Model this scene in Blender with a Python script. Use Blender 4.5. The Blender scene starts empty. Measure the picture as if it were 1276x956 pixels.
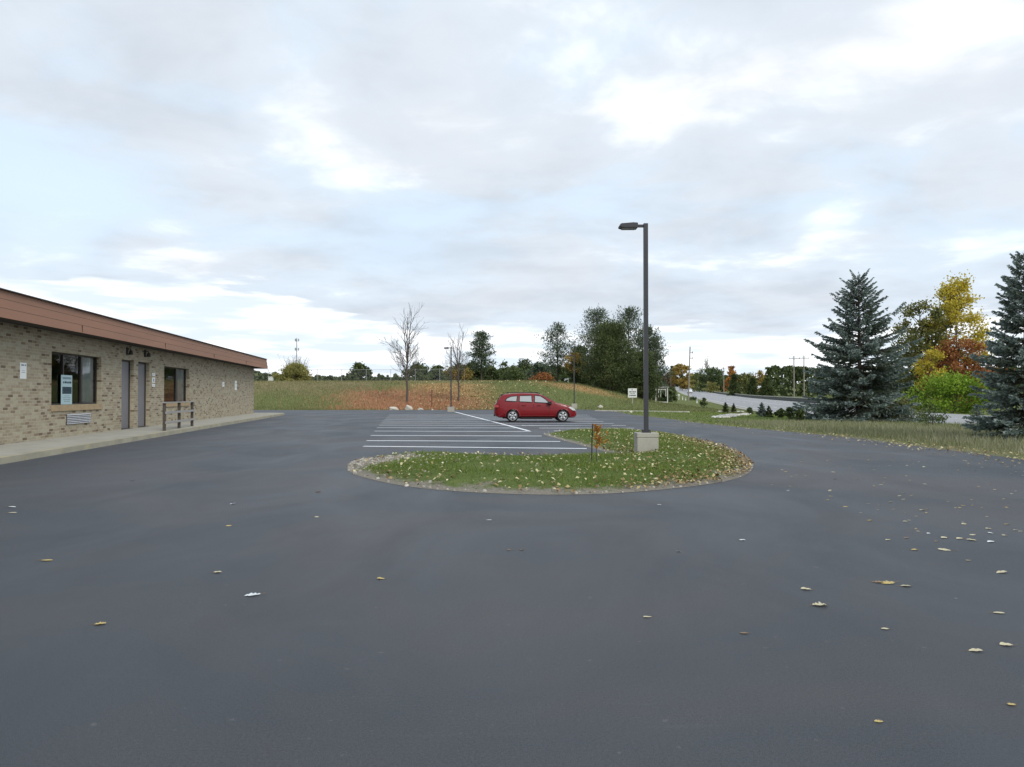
import bpy, bmesh, math, random
import numpy as np
from mathutils import Vector, Matrix
from mathutils.geometry import delaunay_2d_cdt

scene = bpy.context.scene
COL = scene.collection
PI = math.pi
R = math.radians

# ------------------------------------------------------------------ camera
CAM_H = 1.6
FPX = 960.0                      # focal length in pixels of the 1276 px wide photograph
cam_d = bpy.data.cameras.new("camera")
cam = bpy.data.objects.new("camera", cam_d)
COL.objects.link(cam)
cam.location = (0, 0, CAM_H)
cam.rotation_euler = (R(90.84), 0, 0)
cam_d.sensor_fit = 'HORIZONTAL'
cam_d.sensor_width = 36.0
cam_d.lens = 36.0 * FPX / 1276.0
cam_d.clip_start = 0.05
cam_d.clip_end = 8000
scene.camera = cam

# ------------------------------------------------------------------ view, sky, sun
scene.view_settings.view_transform = 'Standard'
scene.view_settings.look = 'None'
scene.view_settings.exposure = 0.5
scene.view_settings.gamma = 1.0
scene.view_settings.use_curve_mapping = False
scene.cycles.use_denoising = True
scene.cycles.max_bounces = 6
scene.cycles.transparent_max_bounces = 12

SUN_EL, SUN_AZ = R(38), R(145)   # azimuth clockwise from +Y: behind the camera, to the right
world = bpy.data.worlds.new("World")
scene.world = world
world.use_nodes = True
wn, wl = world.node_tree.nodes, world.node_tree.links
wn.clear()
def W(t, **kw):
    n = wn.new(t)
    for k, v in kw.items():
        setattr(n, k, v)
    return n
def wmath(op, a, b=None, c=None, clamp=False):
    n = W('ShaderNodeMath', operation=op, use_clamp=clamp)
    for i, q in enumerate((a, b, c)):
        if q is None: continue
        if isinstance(q, (int, float)): n.inputs[i].default_value = q
        else: wl.new(q, n.inputs[i])
    return n.outputs[0]
def wmix(f, a, b):
    n = W('ShaderNodeMix', data_type='RGBA')
    for s, q in ((n.inputs[0], f), (n.inputs[6], a), (n.inputs[7], b)):
        if isinstance(q, (int, float)): s.default_value = q
        elif isinstance(q, tuple): s.default_value = (*q, 1)
        else: wl.new(q, s)
    return n.outputs[2]
def wramp(f, lo, hi):
    n = W('ShaderNodeMapRange', interpolation_type='SMOOTHSTEP')
    n.inputs['From Min'].default_value = lo; n.inputs['From Max'].default_value = hi
    wl.new(f, n.inputs['Value'])
    return n.outputs[0]
sky = W('ShaderNodeTexSky', sky_type='NISHITA', sun_disc=False, sun_elevation=SUN_EL, sun_rotation=SUN_AZ,
        air_density=1.0, dust_density=1.5, ozone_density=1.5)
geo = W('ShaderNodeTexCoord')
sep = W('ShaderNodeSeparateXYZ'); wl.new(geo.outputs['Generated'], sep.inputs[0])
dz = wmath('MAXIMUM', sep.outputs[2], 0.0)
den = wmath('ADD', dz, 0.13)
cx = wmath('DIVIDE', sep.outputs[0], den); cy = wmath('DIVIDE', sep.outputs[1], den)
cmb = W('ShaderNodeCombineXYZ'); wl.new(cx, cmb.inputs[0]); wl.new(cy, cmb.inputs[1])
def cloud_noise(scale, detail, rough, off, dist=0.0):
    m = W('ShaderNodeMapping'); m.inputs['Location'].default_value = off
    wl.new(cmb.outputs[0], m.inputs['Vector'])
    n = W('ShaderNodeTexNoise'); n.inputs['Scale'].default_value = scale
    n.inputs['Detail'].default_value = detail; n.inputs['Roughness'].default_value = rough
    n.inputs['Distortion'].default_value = dist
    wl.new(m.outputs[0], n.inputs['Vector'])
    return n.outputs['Fac']
def lobe(px, py, width, gain):
    """soft brighter or darker stretch of cloud round a sky direction"""
    v = Vector(((px - 638) / FPX, 1, (492 - py) / FPX)).normalized()
    n = W('ShaderNodeVectorMath', operation='DOT_PRODUCT')
    nn = W('ShaderNodeVectorMath', operation='NORMALIZE'); wl.new(geo.outputs['Generated'], nn.inputs[0])
    wl.new(nn.outputs[0], n.inputs[0]); n.inputs[1].default_value = v
    return wmath('MULTIPLY', wramp(n.outputs['Value'], math.cos(R(width)), 1.0), gain)
n1 = cloud_noise(1.15, 6, 0.55, (3.1, 1.7, 0), 0.35)
n2 = cloud_noise(2.9, 7, 0.56, (8.3, 4.2, 2.0), 0.35)
n3 = cloud_noise(1.1, 6, 0.55, (1.2, 9.4, 5.0), 0.3)
body = wmath('ADD', wmath('MULTIPLY', n1, 0.66), wmath('MULTIPLY', n2, 0.34))
for l in (lobe(980, -30, 22, 0.06), lobe(365, 118, 5, 0.085), lobe(360, 5, 5, 0.07), lobe(790, 150, 4, 0.05), lobe(890, 85, 5, 0.05), lobe(440, 210, 4, 0.06),
          lobe(60, 30, 10, -0.02), lobe(1035, 255, 4, 0.09), lobe(200, 335, 4, 0.10), lobe(60, 310, 3, 0.07), lobe(60, 80, 5, 0.05),
          lobe(560, 300, 16, -0.05), lobe(950, 330, 14, -0.05), lobe(200, 200, 12, -0.04), lobe(620, 180, 9, -0.02)):
    body = wmath('ADD', body, l)
grey = (4.6, 5.15, 5.8); mid = (5.5, 6.15, 6.85); white = (8.6, 8.95, 9.15)
c = wmix(wramp(body, 0.34, 0.54), grey, mid)
c = wmix(wramp(body, 0.52, 0.68), c, white)
# warm and cool casts on the cloud undersides
c = wmix(wmath('MULTIPLY', wramp(n3, 0.52, 0.34), 0.45), c, (5.7, 5.8, 6.15))
blue = wmix(0.75, sky.outputs[0], (6.2, 7.5, 8.9))
gap = wmath('MULTIPLY', wramp(n3, 0.44, 0.66), wramp(dz, 0.08, 0.24))
c = wmix(wmath('MULTIPLY', gap, 0.8), c, blue)
# cloud deck ends in a ragged edge above a bright strip over the horizon, higher on the left
cv = W('ShaderNodeCombineXYZ')
wl.new(wmath('MULTIPLY', sep.outputs[0], 7.0), cv.inputs[0]); wl.new(wmath('MULTIPLY', dz, 42.0), cv.inputs[1])
en = W('ShaderNodeTexNoise'); en.inputs['Scale'].default_value = 1.0; en.inputs['Detail'].default_value = 6; en.inputs['Roughness'].default_value = 0.55
wl.new(cv.outputs[0], en.inputs['Vector'])
edge = wmath('ADD', wmath('ADD', 0.083, wmath('MULTIPLY', wramp(sep.outputs[0], -0.10, -0.32), 0.048)), wmath('MULTIPLY', wmath('SUBTRACT', en.outputs['Fac'], 0.5), 0.11))
below = wramp(wmath('SUBTRACT', edge, dz), -0.006, 0.010)
stripn = W('ShaderNodeTexNoise'); stripn.inputs['Scale'].default_value = 1.0; stripn.inputs['Detail'].default_value = 6
cv2 = W('ShaderNodeCombineXYZ'); wl.new(wmath('MULTIPLY', sep.outputs[0], 9.0), cv2.inputs[0]); wl.new(wmath('MULTIPLY', dz, 60.0), cv2.inputs[1]); cv2.inputs[2].default_value = 3.7
wl.new(cv2.outputs[0], stripn.inputs['Vector'])
strip_c = wmix(wramp(stripn.outputs['Fac'], 0.38, 0.58), (6.0, 6.75, 7.45), (8.8, 9.0, 9.2))
c = wmix(below, c, strip_c)
bg = W('ShaderNodeBackground'); bg.inputs['Strength'].default_value = 0.1
wl.new(c, bg.inputs['Color'])
out = W('ShaderNodeOutputWorld'); wl.new(bg.outputs[0], out.inputs[0])

sun_d = bpy.data.lights.new("sun", 'SUN')
sun_d.energy = 1.5; sun_d.angle = R(22); sun_d.color = (1.0, 0.95, 0.88)
sun = bpy.data.objects.new("sun", sun_d); COL.objects.link(sun)
sdir = Vector((math.sin(SUN_AZ) * math.cos(SUN_EL), math.cos(SUN_AZ) * math.cos(SUN_EL), math.sin(SUN_EL)))
sun.rotation_euler = sdir.to_track_quat('Z', 'Y').to_euler()
sun.location = (60, -80, 120)

# ------------------------------------------------------------------ materials
MATS = {}
class NT:
    def __init__(s, name):
        s.m = bpy.data.materials.new(name); s.m.use_nodes = True
        s.n, s.l = s.m.node_tree.nodes, s.m.node_tree.links
        s.n.clear()
        s.out = s.n.new('ShaderNodeOutputMaterial')
        s.p = s.n.new('ShaderNodeBsdfPrincipled'); s.l.new(s.p.outputs[0], s.out.inputs[0])
        s.tc = s.n.new('ShaderNodeTexCoord')
    def noise(s, scale, detail=4, rough=0.55, vec=None, dist=0.0, sc3=None):
        n = s.n.new('ShaderNodeTexNoise'); n.inputs['Scale'].default_value = scale
        n.inputs['Detail'].default_value = detail; n.inputs['Roughness'].default_value = rough
        n.inputs['Distortion'].default_value = dist
        src = vec or s.tc.outputs['Object']
        if sc3:
            mp = s.n.new('ShaderNodeMapping'); mp.inputs['Scale'].default_value = sc3
            s.l.new(src, mp.inputs['Vector']); src = mp.outputs[0]
        s.l.new(src, n.inputs['Vector'])
        return n.outputs['Fac']
    def ramp(s, f, stops, interp='LINEAR'):
        r = s.n.new('ShaderNodeValToRGB'); r.color_ramp.interpolation = interp
        e = r.color_ramp.elements
        while len(e) < len(stops): e.new(0.5)
        for el, (p, c) in zip(e, stops):
            el.position = p; el.color = (*c, 1) if len(c) == 3 else c
        s.l.new(f, r.inputs[0])
        return r.outputs[0]
    def mix(s, f, a, b, mode='MIX'):
        n = s.n.new('ShaderNodeMix'); n.data_type = 'RGBA'; n.blend_type = mode
        for sk, q in ((n.inputs[0], f), (n.inputs[6], a), (n.inputs[7], b)):
            if isinstance(q, (int, float)): sk.default_value = q
            elif isinstance(q, tuple): sk.default_value = (*q, 1)
            else: s.l.new(q, sk)
        return n.outputs[2]
    def math(s, op, a, b=0.0, clamp=False):
        n = s.n.new('ShaderNodeMath'); n.operation = op; n.use_clamp = clamp
        for i, q in enumerate((a, b)):
            if isinstance(q, (int, float)): n.inputs[i].default_value = q
            else: s.l.new(q, n.inputs[i])
        return n.outputs[0]
    def sm(s, f, lo, hi):
        n = s.n.new('ShaderNodeMapRange'); n.interpolation_type = 'SMOOTHSTEP'
        n.inputs['From Min'].default_value = lo; n.inputs['From Max'].default_value = hi
        s.l.new(f, n.inputs['Value']); return n.outputs[0]
    def attr(s, name):
        a = s.n.new('ShaderNodeAttribute'); a.attribute_name = name
        return a.outputs['Fac']
    def base(s, c):
        if isinstance(c, tuple): s.p.inputs['Base Color'].default_value = (*c, 1)
        else: s.l.new(c, s.p.inputs['Base Color'])
    def bump(s, h, strength=0.3, dist=0.01):
        b = s.n.new('ShaderNodeBump'); b.inputs['Strength'].default_value = strength
        b.inputs['Distance'].default_value = dist
        s.l.new(h, b.inputs['Height']); s.l.new(b.outputs[0], s.p.inputs['Normal'])
    def set(s, rough=0.8, spec=0.5, metal=0.0, coat=0.0):
        if isinstance(rough, (int, float)): s.p.inputs['Roughness'].default_value = rough
        else: s.l.new(rough, s.p.inputs['Roughness'])
        s.p.inputs['Specular IOR Level'].default_value = spec
        s.p.inputs['Metallic'].default_value = metal
        s.p.inputs['Coat Weight'].default_value = coat
        return s.m

def pmat(name, c1, c2=None, scale=6, rough=0.8, spec=0.4, metal=0.0, bump=0.0, bscale=40, coat=0.0):
    if name in MATS: return MATS[name]
    t = NT(name)
    if c2 is None: c2 = tuple(x * 0.8 for x in c1)
    f = t.noise(scale, 5, 0.6)
    t.base(t.ramp(f, [(0.3, c1), (0.7, c2)]))
    if bump: t.bump(t.noise(bscale, 4), bump, 0.01)
    MATS[name] = t.set(rough, spec, metal, coat)
    return MATS[name]

def fmat(name, stops, trans=0.3, rough=0.6):
    """leaf material: colour by the per-leaf attribute v"""
    if name in MATS: return MATS[name]
    t = NT(name)
    col = t.ramp(t.attr('v'), stops)
    t.base(col); t.set(rough, 0.25)
    if trans:
        tr = t.n.new('ShaderNodeBsdfTranslucent'); t.l.new(col, tr.inputs[0])
        ms = t.n.new('ShaderNodeMixShader'); ms.inputs[0].default_value = trans
        t.l.new(t.p.outputs[0], ms.inputs[1]); t.l.new(tr.outputs[0], ms.inputs[2])
        t.l.new(ms.outputs[0], t.out.inputs[0])
    MATS[name] = t.m
    return t.m

def asphalt_mat():
    t = NT('asphalt')
    big = t.noise(0.22, 6, 0.62, dist=0.8)
    patch = t.noise(0.55, 4, 0.55, sc3=(1.0, 0.45, 1.0), dist=0.8)
    c = t.ramp(big, [(0.36, (0.040, 0.049, 0.059)), (0.5, (0.053, 0.056, 0.063)), (0.62, (0.066, 0.062, 0.065))])
    c = t.mix(t.math('MULTIPLY', t.sm(patch, 0.48, 0.7), 0.5), c, (0.038, 0.047, 0.056))
    fine = t.noise(200, 3, 0.8)
    c = t.mix(0.8, c, t.ramp(fine, [(0.3, (0.03, 0.03, 0.033)), (0.52, (0.5, 0.5, 0.5)), (0.75, (1, 1, 1))]), 'OVERLAY')
    c = t.mix(0.7, c, t.ramp(t.noise(60, 5, 0.85), [(0.3, (0.15, 0.15, 0.15)), (0.5, (0.5, 0.5, 0.5)), (0.72, (0.85, 0.85, 0.85))]), 'OVERLAY')
    # squeegee arcs left by the sealcoat, and faint scuffs
    scuff = t.noise(1.4, 6, 0.7, sc3=(0.25, 3.0, 1.0), dist=1.2)
    c = t.mix(t.math('MULTIPLY', t.sm(scuff, 0.6, 0.78), 0.22), c, (0.115, 0.118, 0.128))
    spots = t.noise(14, 2, 0.5)
    c = t.mix(t.math('MULTIPLY', t.sm(spots, 0.70, 0.76), 0.5), c, (0.14, 0.135, 0.13))
    t.base(c)
    rr = t.n.new('ShaderNodeMapRange'); t.l.new(patch, rr.inputs['Value'])
    rr.inputs['From Min'].default_value = 0.3; rr.inputs['From Max'].default_value = 0.7
    rr.inputs['To Min'].default_value = 0.72; rr.inputs['To Max'].default_value = 0.52
    t.bump(t.noise(110, 4, 0.8), 0.8, 0.008)
    return t.set(rr.outputs[0], 0.55)
MATS['asphalt'] = asphalt_mat()

def ground_mat():
    t = NT('field_ground')
    a = t.noise(0.35, 6, 0.65); b = t.noise(2.6, 5, 0.7); d = t.noise(11, 4, 0.7)
    green = t.ramp(b, [(0.3, (0.085, 0.115, 0.035)), (0.5, (0.13, 0.155, 0.05)), (0.72, (0.20, 0.20, 0.085))])
    dry = t.ramp(b, [(0.3, (0.11, 0.095, 0.045)), (0.5, (0.20, 0.165, 0.085)), (0.72, (0.30, 0.245, 0.14))])
    red = t.ramp(b, [(0.3, (0.24, 0.13, 0.07)), (0.5, (0.34, 0.17, 0.095)), (0.72, (0.40, 0.28, 0.16))])
    tan = t.ramp(b, [(0.3, (0.22, 0.11, 0.05)), (0.5, (0.40, 0.23, 0.10)), (0.7, (0.5, 0.34, 0.17))])
    def w(name, lo=0.15, hi=0.85):
        return t.sm(t.math('ADD', t.attr(name), t.math('ADD', t.math('MULTIPLY', t.math('SUBTRACT', d, 0.5), 1.2), t.math('MULTIPLY', t.math('SUBTRACT', a, 0.5), 1.0))), lo, hi)
    c = t.mix(w('dry'), green, dry)
    c = t.mix(w('tan'), c, tan)
    c = t.mix(w('red'), c, red)
    c = t.mix(w('dirt'), c, (0.23, 0.20, 0.16))
    t.base(c)
    t.bump(d, 0.6, 0.12)
    return t.set(0.95, 0.1)
MATS['ground'] = ground_mat()

def soil_mat():
    t = NT('island_soil')
    b = t.noise(3.0, 5, 0.7); d = t.noise(40, 4, 0.7)
    g = t.ramp(b, [(0.3, (0.075, 0.11, 0.025)), (0.55, (0.11, 0.145, 0.036)), (0.75, (0.16, 0.17, 0.06))])
    s = t.ramp(d, [(0.3, (0.13, 0.115, 0.085)), (0.6, (0.27, 0.245, 0.20)), (0.8, (0.38, 0.35, 0.30))])
    f = t.sm(t.math('ADD', t.attr('edge'), t.math('MULTIPLY', t.math('SUBTRACT', t.noise(1.7, 5, 0.7), 0.5), 1.5)), 0.3, 0.65)
    t.base(t.mix(f, g, s)); t.bump(d, 0.7, 0.03)
    return t.set(0.95, 0.15)
MATS['soil'] = soil_mat()

def brick_mat():
    t = NT('buff_brick')
    sp = t.n.new('ShaderNodeSeparateXYZ'); t.l.new(t.tc.outputs['Object'], sp.inputs[0])
    cb = t.n.new('ShaderNodeCombineXYZ')
    t.l.new(t.math('ADD', sp.outputs[0], sp.outputs[1]), cb.inputs[0]); t.l.new(sp.outputs[2], cb.inputs[1])
    def bk(c1, c2, mortar):
        n = t.n.new('ShaderNodeTexBrick'); t.l.new(cb.outputs[0], n.inputs['Vector'])
        n.inputs['Color1'].default_value = (*c1, 1); n.inputs['Color2'].default_value = (*c2, 1)
        n.inputs['Mortar'].default_value = (*mortar, 1)
        n.inputs['Scale'].default_value = 1.0; n.inputs['Brick Width'].default_value = 0.30
        n.inputs['Row Height'].default_value = 0.095; n.inputs['Mortar Size'].default_value = 0.009
        n.inputs['Mortar Smooth'].default_value = 0.2
        return n
    n = bk((0, 0, 0), (1, 1, 1), (0.5, 0.5, 0.5))
    c = t.ramp(n.outputs['Color'], [(0.0, (0.155, 0.115, 0.078)), (0.07, (0.225, 0.17, 0.115)), (0.13, (0.29, 0.245, 0.17)),
                                    (0.34, (0.34, 0.295, 0.21)), (0.62, (0.375, 0.335, 0.245)), (0.86, (0.315, 0.26, 0.185))], 'CONSTANT')
    c = t.mix(n.outputs['Fac'], c, (0.40, 0.365, 0.29))
    g = t.noise(9, 5, 0.65)
    c = t.mix(0.35, c, t.ramp(g, [(0.3, (0.35, 0.35, 0.35)), (0.7, (0.68, 0.68, 0.66))]), 'OVERLAY')
    t.base(c); t.bump(t.math('SUBTRACT', g, t.math('MULTIPLY', n.outputs['Fac'], 1.5)), 0.6, 0.008)
    return t.set(0.88, 0.25)
MATS['brick'] = brick_mat()

def conc_mat(name, c1, c2, stain=None):
    t = NT(name)
    a = t.noise(1.3, 6, 0.65); b = t.noise(60, 3, 0.7)
    c = t.ramp(a, [(0.3, c1), (0.7, c2)])
    if stain:
        c = t.mix(t.math('MULTIPLY', t.sm(t.noise(2.1, 6, 0.75), 0.52, 0.66), 0.75), c, stain)
    c = t.mix(0.3, c, t.ramp(b, [(0.3, (0.3, 0.3, 0.3)), (0.7, (0.7, 0.7, 0.7))]), 'OVERLAY')
    t.base(c); t.bump(b, 0.3, 0.006)
    MATS[name] = t.set(0.9, 0.25)
    return MATS[name]
conc_mat('concrete', (0.40, 0.385, 0.33), (0.31, 0.295, 0.25))
conc_mat('kerb_concrete', (0.40, 0.375, 0.29), (0.28, 0.26, 0.20), (0.46, 0.39, 0.20))
conc_mat('base_concrete', (0.42, 0.40, 0.34), (0.34, 0.325, 0.28))
conc_mat('road_grey', (0.33, 0.33, 0.33), (0.28, 0.28, 0.28))
conc_mat('pale_stone', (0.62, 0.58, 0.50), (0.40, 0.37, 0.31))
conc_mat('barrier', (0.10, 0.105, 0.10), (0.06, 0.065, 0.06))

def paint_line_mat():
    t = NT('road_paint')
    a = t.noise(7, 6, 0.75)
    t.base(t.ramp(a, [(0.25, (0.45, 0.46, 0.48)), (0.38, (0.74, 0.75, 0.77)), (0.7, (0.82, 0.83, 0.84))]))
    return t.set(0.7, 0.3)
MATS['line'] = paint_line_mat()
def fascia_mat():
    t = NT('copper_fascia')
    a = t.noise(0.6, 5, 0.6, sc3=(1, 0.4, 3)); b = t.noise(7, 5, 0.7, sc3=(1, 0.15, 2))
    c = t.ramp(a, [(0.3, (0.315, 0.160, 0.098)), (0.7, (0.26, 0.136, 0.088))])
    c = t.mix(t.math('MULTIPLY', t.sm(b, 0.55, 0.75), 0.3), c, (0.26, 0.15, 0.12))
    t.base(c)
    return t.set(0.6, 0.3)
MATS['fascia'] = fascia_mat()
def glass_mat(name, tint, rough=0.04, mixf=0.55):
    t = NT(name)
    t.base(tint); t.set(rough, 0.6)
    tr = t.n.new('ShaderNodeBsdfTransparent'); tr.inputs[0].default_value = (0.75, 0.8, 0.8, 1)
    gl = t.n.new('ShaderNodeBsdfGlossy'); gl.inputs['Roughness'].default_value = rough
    fr = t.n.new('ShaderNodeFresnel'); fr.inputs[0].default_value = 1.55
    m1 = t.n.new('ShaderNodeMixShader'); m1.inputs[0].default_value = mixf
    t.l.new(t.p.outputs[0], m1.inputs[1]); t.l.new(tr.outputs[0], m1.inputs[2])
    m2 = t.n.new('ShaderNodeMixShader'); t.l.new(fr.outputs[0], m2.inputs[0])
    t.l.new(m1.outputs[0], m2.inputs[1]); t.l.new(gl.outputs[0], m2.inputs[2])
    t.l.new(m2.outputs[0], t.out.inputs[0])
    MATS[name] = t.m
glass_mat('window_glass', (0.012, 0.014, 0.015), 0.03, 0.95)
glass_mat('car_glass', (0.38, 0.40, 0.40), 0.05, 0.05)
pmat('soffit', (0.055, 0.045, 0.038), rough=0.9)
pmat('roof_felt', (0.16, 0.15, 0.14), rough=0.95)
pmat('bronze_frame', (0.035, 0.030, 0.026), rough=0.45)
pmat('door_paint', (0.195, 0.19, 0.20), (0.175, 0.17, 0.18), scale=2, rough=0.55)
pmat('dark_room', (0.045, 0.042, 0.038), rough=0.9)
pmat('curtain', (0.7, 0.7, 0.67), (0.55, 0.55, 0.53), scale=3, rough=0.95)
pmat('aluminium', (0.55, 0.56, 0.58), (0.45, 0.46, 0.48), rough=0.45, metal=0.3)
pmat('paper', (0.78, 0.79, 0.78), (0.72, 0.74, 0.74), rough=0.9)
pmat('notice_paper', (0.42, 0.56, 0.58), (0.36, 0.50, 0.53), rough=0.9)
pmat('ink', (0.04, 0.07, 0.09), rough=0.9)
pmat('grey_ink', (0.22, 0.30, 0.33), rough=0.9)
pmat('lamp_black', (0.03, 0.027, 0.025), rough=0.6)
pmat('timber_dark', (0.10, 0.085, 0.07), (0.06, 0.05, 0.042), scale=14, rough=0.9)
pmat('timber_grey', (0.36, 0.345, 0.33), (0.26, 0.25, 0.24), scale=12, rough=0.9)
pmat('lamp_bronze', (0.040, 0.041, 0.048), (0.034, 0.035, 0.041), scale=3, rough=0.42, spec=0.5)
pmat('lens', (0.25, 0.24, 0.2), rough=0.2)
pmat('car_paint', (0.20, 0.006, 0.009), (0.185, 0.005, 0.008), scale=1, rough=0.38, spec=0.3, coat=0.35)
pmat('sill_brick', (0.40, 0.31, 0.19), (0.30, 0.21, 0.12), scale=6, rough=0.9)
pmat('stake_grey', (0.07, 0.065, 0.06), rough=0.9)
pmat('white_car_paint', (0.75, 0.76, 0.77), (0.72, 0.73, 0.74), scale=1, rough=0.3, coat=0.6)
pmat('rubber', (0.022, 0.022, 0.023), rough=0.85)
pmat('black_plastic', (0.018, 0.018, 0.019), rough=0.6)
pmat('alloy', (0.46, 0.47, 0.48), (0.40, 0.41, 0.42), rough=0.35, metal=0.35)
pmat('headlight_glass', (0.75, 0.76, 0.75), rough=0.12, coat=0.8)
pmat('tail_red', (0.42, 0.05, 0.05), rough=0.15, coat=0.8)
pmat('chrome', (0.7, 0.7, 0.7), rough=0.2, metal=0.9)
pmat('pole_wood', (0.29, 0.26, 0.225), (0.21, 0.19, 0.165), scale=5, rough=0.95)
pmat('galvanised', (0.42, 0.43, 0.44), (0.36, 0.37, 0.38), rough=0.55, metal=0.2)
pmat('white_paint', (0.72, 0.72, 0.68), (0.62, 0.62, 0.58), scale=3, rough=0.7)
pmat('bark', (0.085, 0.068, 0.052), (0.05, 0.042, 0.034), scale=9, rough=0.95, bump=0.5, bscale=20)
pmat('dark_bark', (0.11, 0.092, 0.078), (0.075, 0.064, 0.055), scale=9, rough=0.95)
pmat('grey_bark', (0.20, 0.175, 0.15), (0.13, 0.115, 0.10), scale=9, rough=0.95)
pmat('rust_post', (0.16, 0.075, 0.045), rough=0.9)
pmat('orange_siding', (0.42, 0.24, 0.12), rough=0.85)
pmat('roof_white', (0.7, 0.7, 0.7), rough=0.6)

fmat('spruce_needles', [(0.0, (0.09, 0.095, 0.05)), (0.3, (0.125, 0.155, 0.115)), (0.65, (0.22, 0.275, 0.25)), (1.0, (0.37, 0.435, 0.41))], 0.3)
fmat('pine_needles', [(0.0, (0.045, 0.064, 0.032)), (0.5, (0.095, 0.126, 0.072)), (1.0, (0.18, 0.215, 0.15))], 0.3)
fmat('dark_needles', [(0.0, (0.036, 0.054, 0.020)), (0.6, (0.080, 0.106, 0.036)), (1.0, (0.14, 0.165, 0.06))], 0.25)
fmat('yellow_leaves', [(0.0, (0.24, 0.22, 0.035)), (0.5, (0.56, 0.45, 0.05)), (1.0, (0.74, 0.62, 0.12))], 0.4)
fmat('rust_leaves', [(0.0, (0.14, 0.055, 0.025)), (0.5, (0.30, 0.115, 0.04)), (1.0, (0.42, 0.19, 0.065))], 0.3)
fmat('orange_leaves', [(0.0, (0.20, 0.08, 0.025)), (0.5, (0.42, 0.18, 0.04)), (1.0, (0.55, 0.30, 0.07))], 0.35)
fmat('gold_leaves', [(0.0, (0.16, 0.11, 0.03)), (0.5, (0.32, 0.22, 0.055)), (1.0, (0.45, 0.33, 0.09))], 0.35)
fmat('olive_leaves', [(0.0, (0.07, 0.08, 0.025)), (0.5, (0.145, 0.155, 0.045)), (1.0, (0.25, 0.235, 0.075))], 0.3)
fmat('lime_leaves', [(0.0, (0.07, 0.13, 0.012)), (0.5, (0.18, 0.29, 0.022)), (1.0, (0.30, 0.42, 0.05))], 0.35)
fmat('green_leaves', [(0.0, (0.045, 0.068, 0.024)), (0.5, (0.085, 0.118, 0.04)), (1.0, (0.14, 0.17, 0.065))], 0.3)
fmat('maroon_leaves', [(0.0, (0.06, 0.02, 0.018)), (1.0, (0.15, 0.05, 0.04))], 0.3)
fmat('bush_leaves', [(0.0, (0.14, 0.14, 0.045)), (0.5, (0.25, 0.24, 0.07)), (1.0, (0.37, 0.34, 0.12))], 0.3)
fmat('grass_blades', [(0.0, (0.08, 0.115, 0.025)), (0.5, (0.15, 0.215, 0.04)), (0.85, (0.23, 0.275, 0.07)), (1.0, (0.36, 0.33, 0.15))], 0.35)
fmat('weed_blades', [(0.0, (0.12, 0.15, 0.055)), (0.4, (0.22, 0.235, 0.115)), (0.75, (0.33, 0.315, 0.20)), (1.0, (0.45, 0.42, 0.31))], 0.3)
fmat('red_weeds', [(0.0, (0.26, 0.17, 0.08)), (0.4, (0.42, 0.17, 0.09)), (0.75, (0.50, 0.26, 0.14)), (1.0, (0.58, 0.42, 0.25))], 0.3)
fmat('field_blades', [(0.0, (0.10, 0.125, 0.042)), (0.5, (0.175, 0.19, 0.07)), (0.8, (0.28, 0.25, 0.12)), (1.0, (0.42, 0.35, 0.21))], 0.3)
fmat('litter', [(0.0, (0.13, 0.075, 0.035)), (0.35, (0.30, 0.20, 0.09)), (0.7, (0.52, 0.42, 0.20)), (1.0, (0.68, 0.60, 0.36))], 0.15)
fmat('pale_litter', [(0.0, (0.34, 0.27, 0.14)), (0.5, (0.56, 0.50, 0.27)), (1.0, (0.70, 0.66, 0.46))], 0.15)
fmat('gravel', [(0.0, (0.14, 0.125, 0.10)), (0.5, (0.30, 0.275, 0.235)), (1.0, (0.50, 0.47, 0.42))], 0.0, 0.9)
fmat('white_gravel', [(0.0, (0.35, 0.33, 0.29)), (1.0, (0.66, 0.64, 0.58))], 0.0, 0.9)
fmat('leaf_pale', [(0.0, (0.50, 0.44, 0.27)), (1.0, (0.66, 0.60, 0.42))], 0.1)
fmat('leaf_yellow', [(0.0, (0.48, 0.34, 0.10)), (1.0, (0.62, 0.50, 0.22))], 0.1)
fmat('leaf_white', [(0.0, (0.66, 0.70, 0.70)), (1.0, (0.76, 0.79, 0.78))], 0.1)
fmat('leaf_brown', [(0.0, (0.22, 0.14, 0.08)), (1.0, (0.34, 0.24, 0.14))], 0.1)

# ------------------------------------------------------------------ object helpers
def tag(o, label=None, cat=None, group=None, kind=None):
    if label: o['label'] = label
    if cat: o['category'] = cat
    if group: o['group'] = group
    if kind: o['kind'] = kind
    return o
def thing(name, label, cat, loc=(0, 0, 0), rz=0.0, group=None):
    o = bpy.data.objects.new(name, None); COL.objects.link(o)
    o.empty_display_size = 0.3
    o.location = loc; o.rotation_euler = (0, 0, rz)
    return tag(o, label, cat, group)
def link(name, me, mat=None, parent=None, smooth=False):
    o = bpy.data.objects.new(name, me); COL.objects.link(o)
    if mat is not None and not me.materials: me.materials.append(MATS[mat] if isinstance(mat, str) else mat)
    if smooth:
        me.polygons.foreach_set('use_smooth', [True] * len(me.polygons))
    if parent: o.parent = parent
    return o
def copy_tree(o, parent=None):
    c = o.copy(); COL.objects.link(c)
    if parent is not None: c.parent = parent
    for ch in list(o.children): copy_tree(ch, c)
    return c
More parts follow.
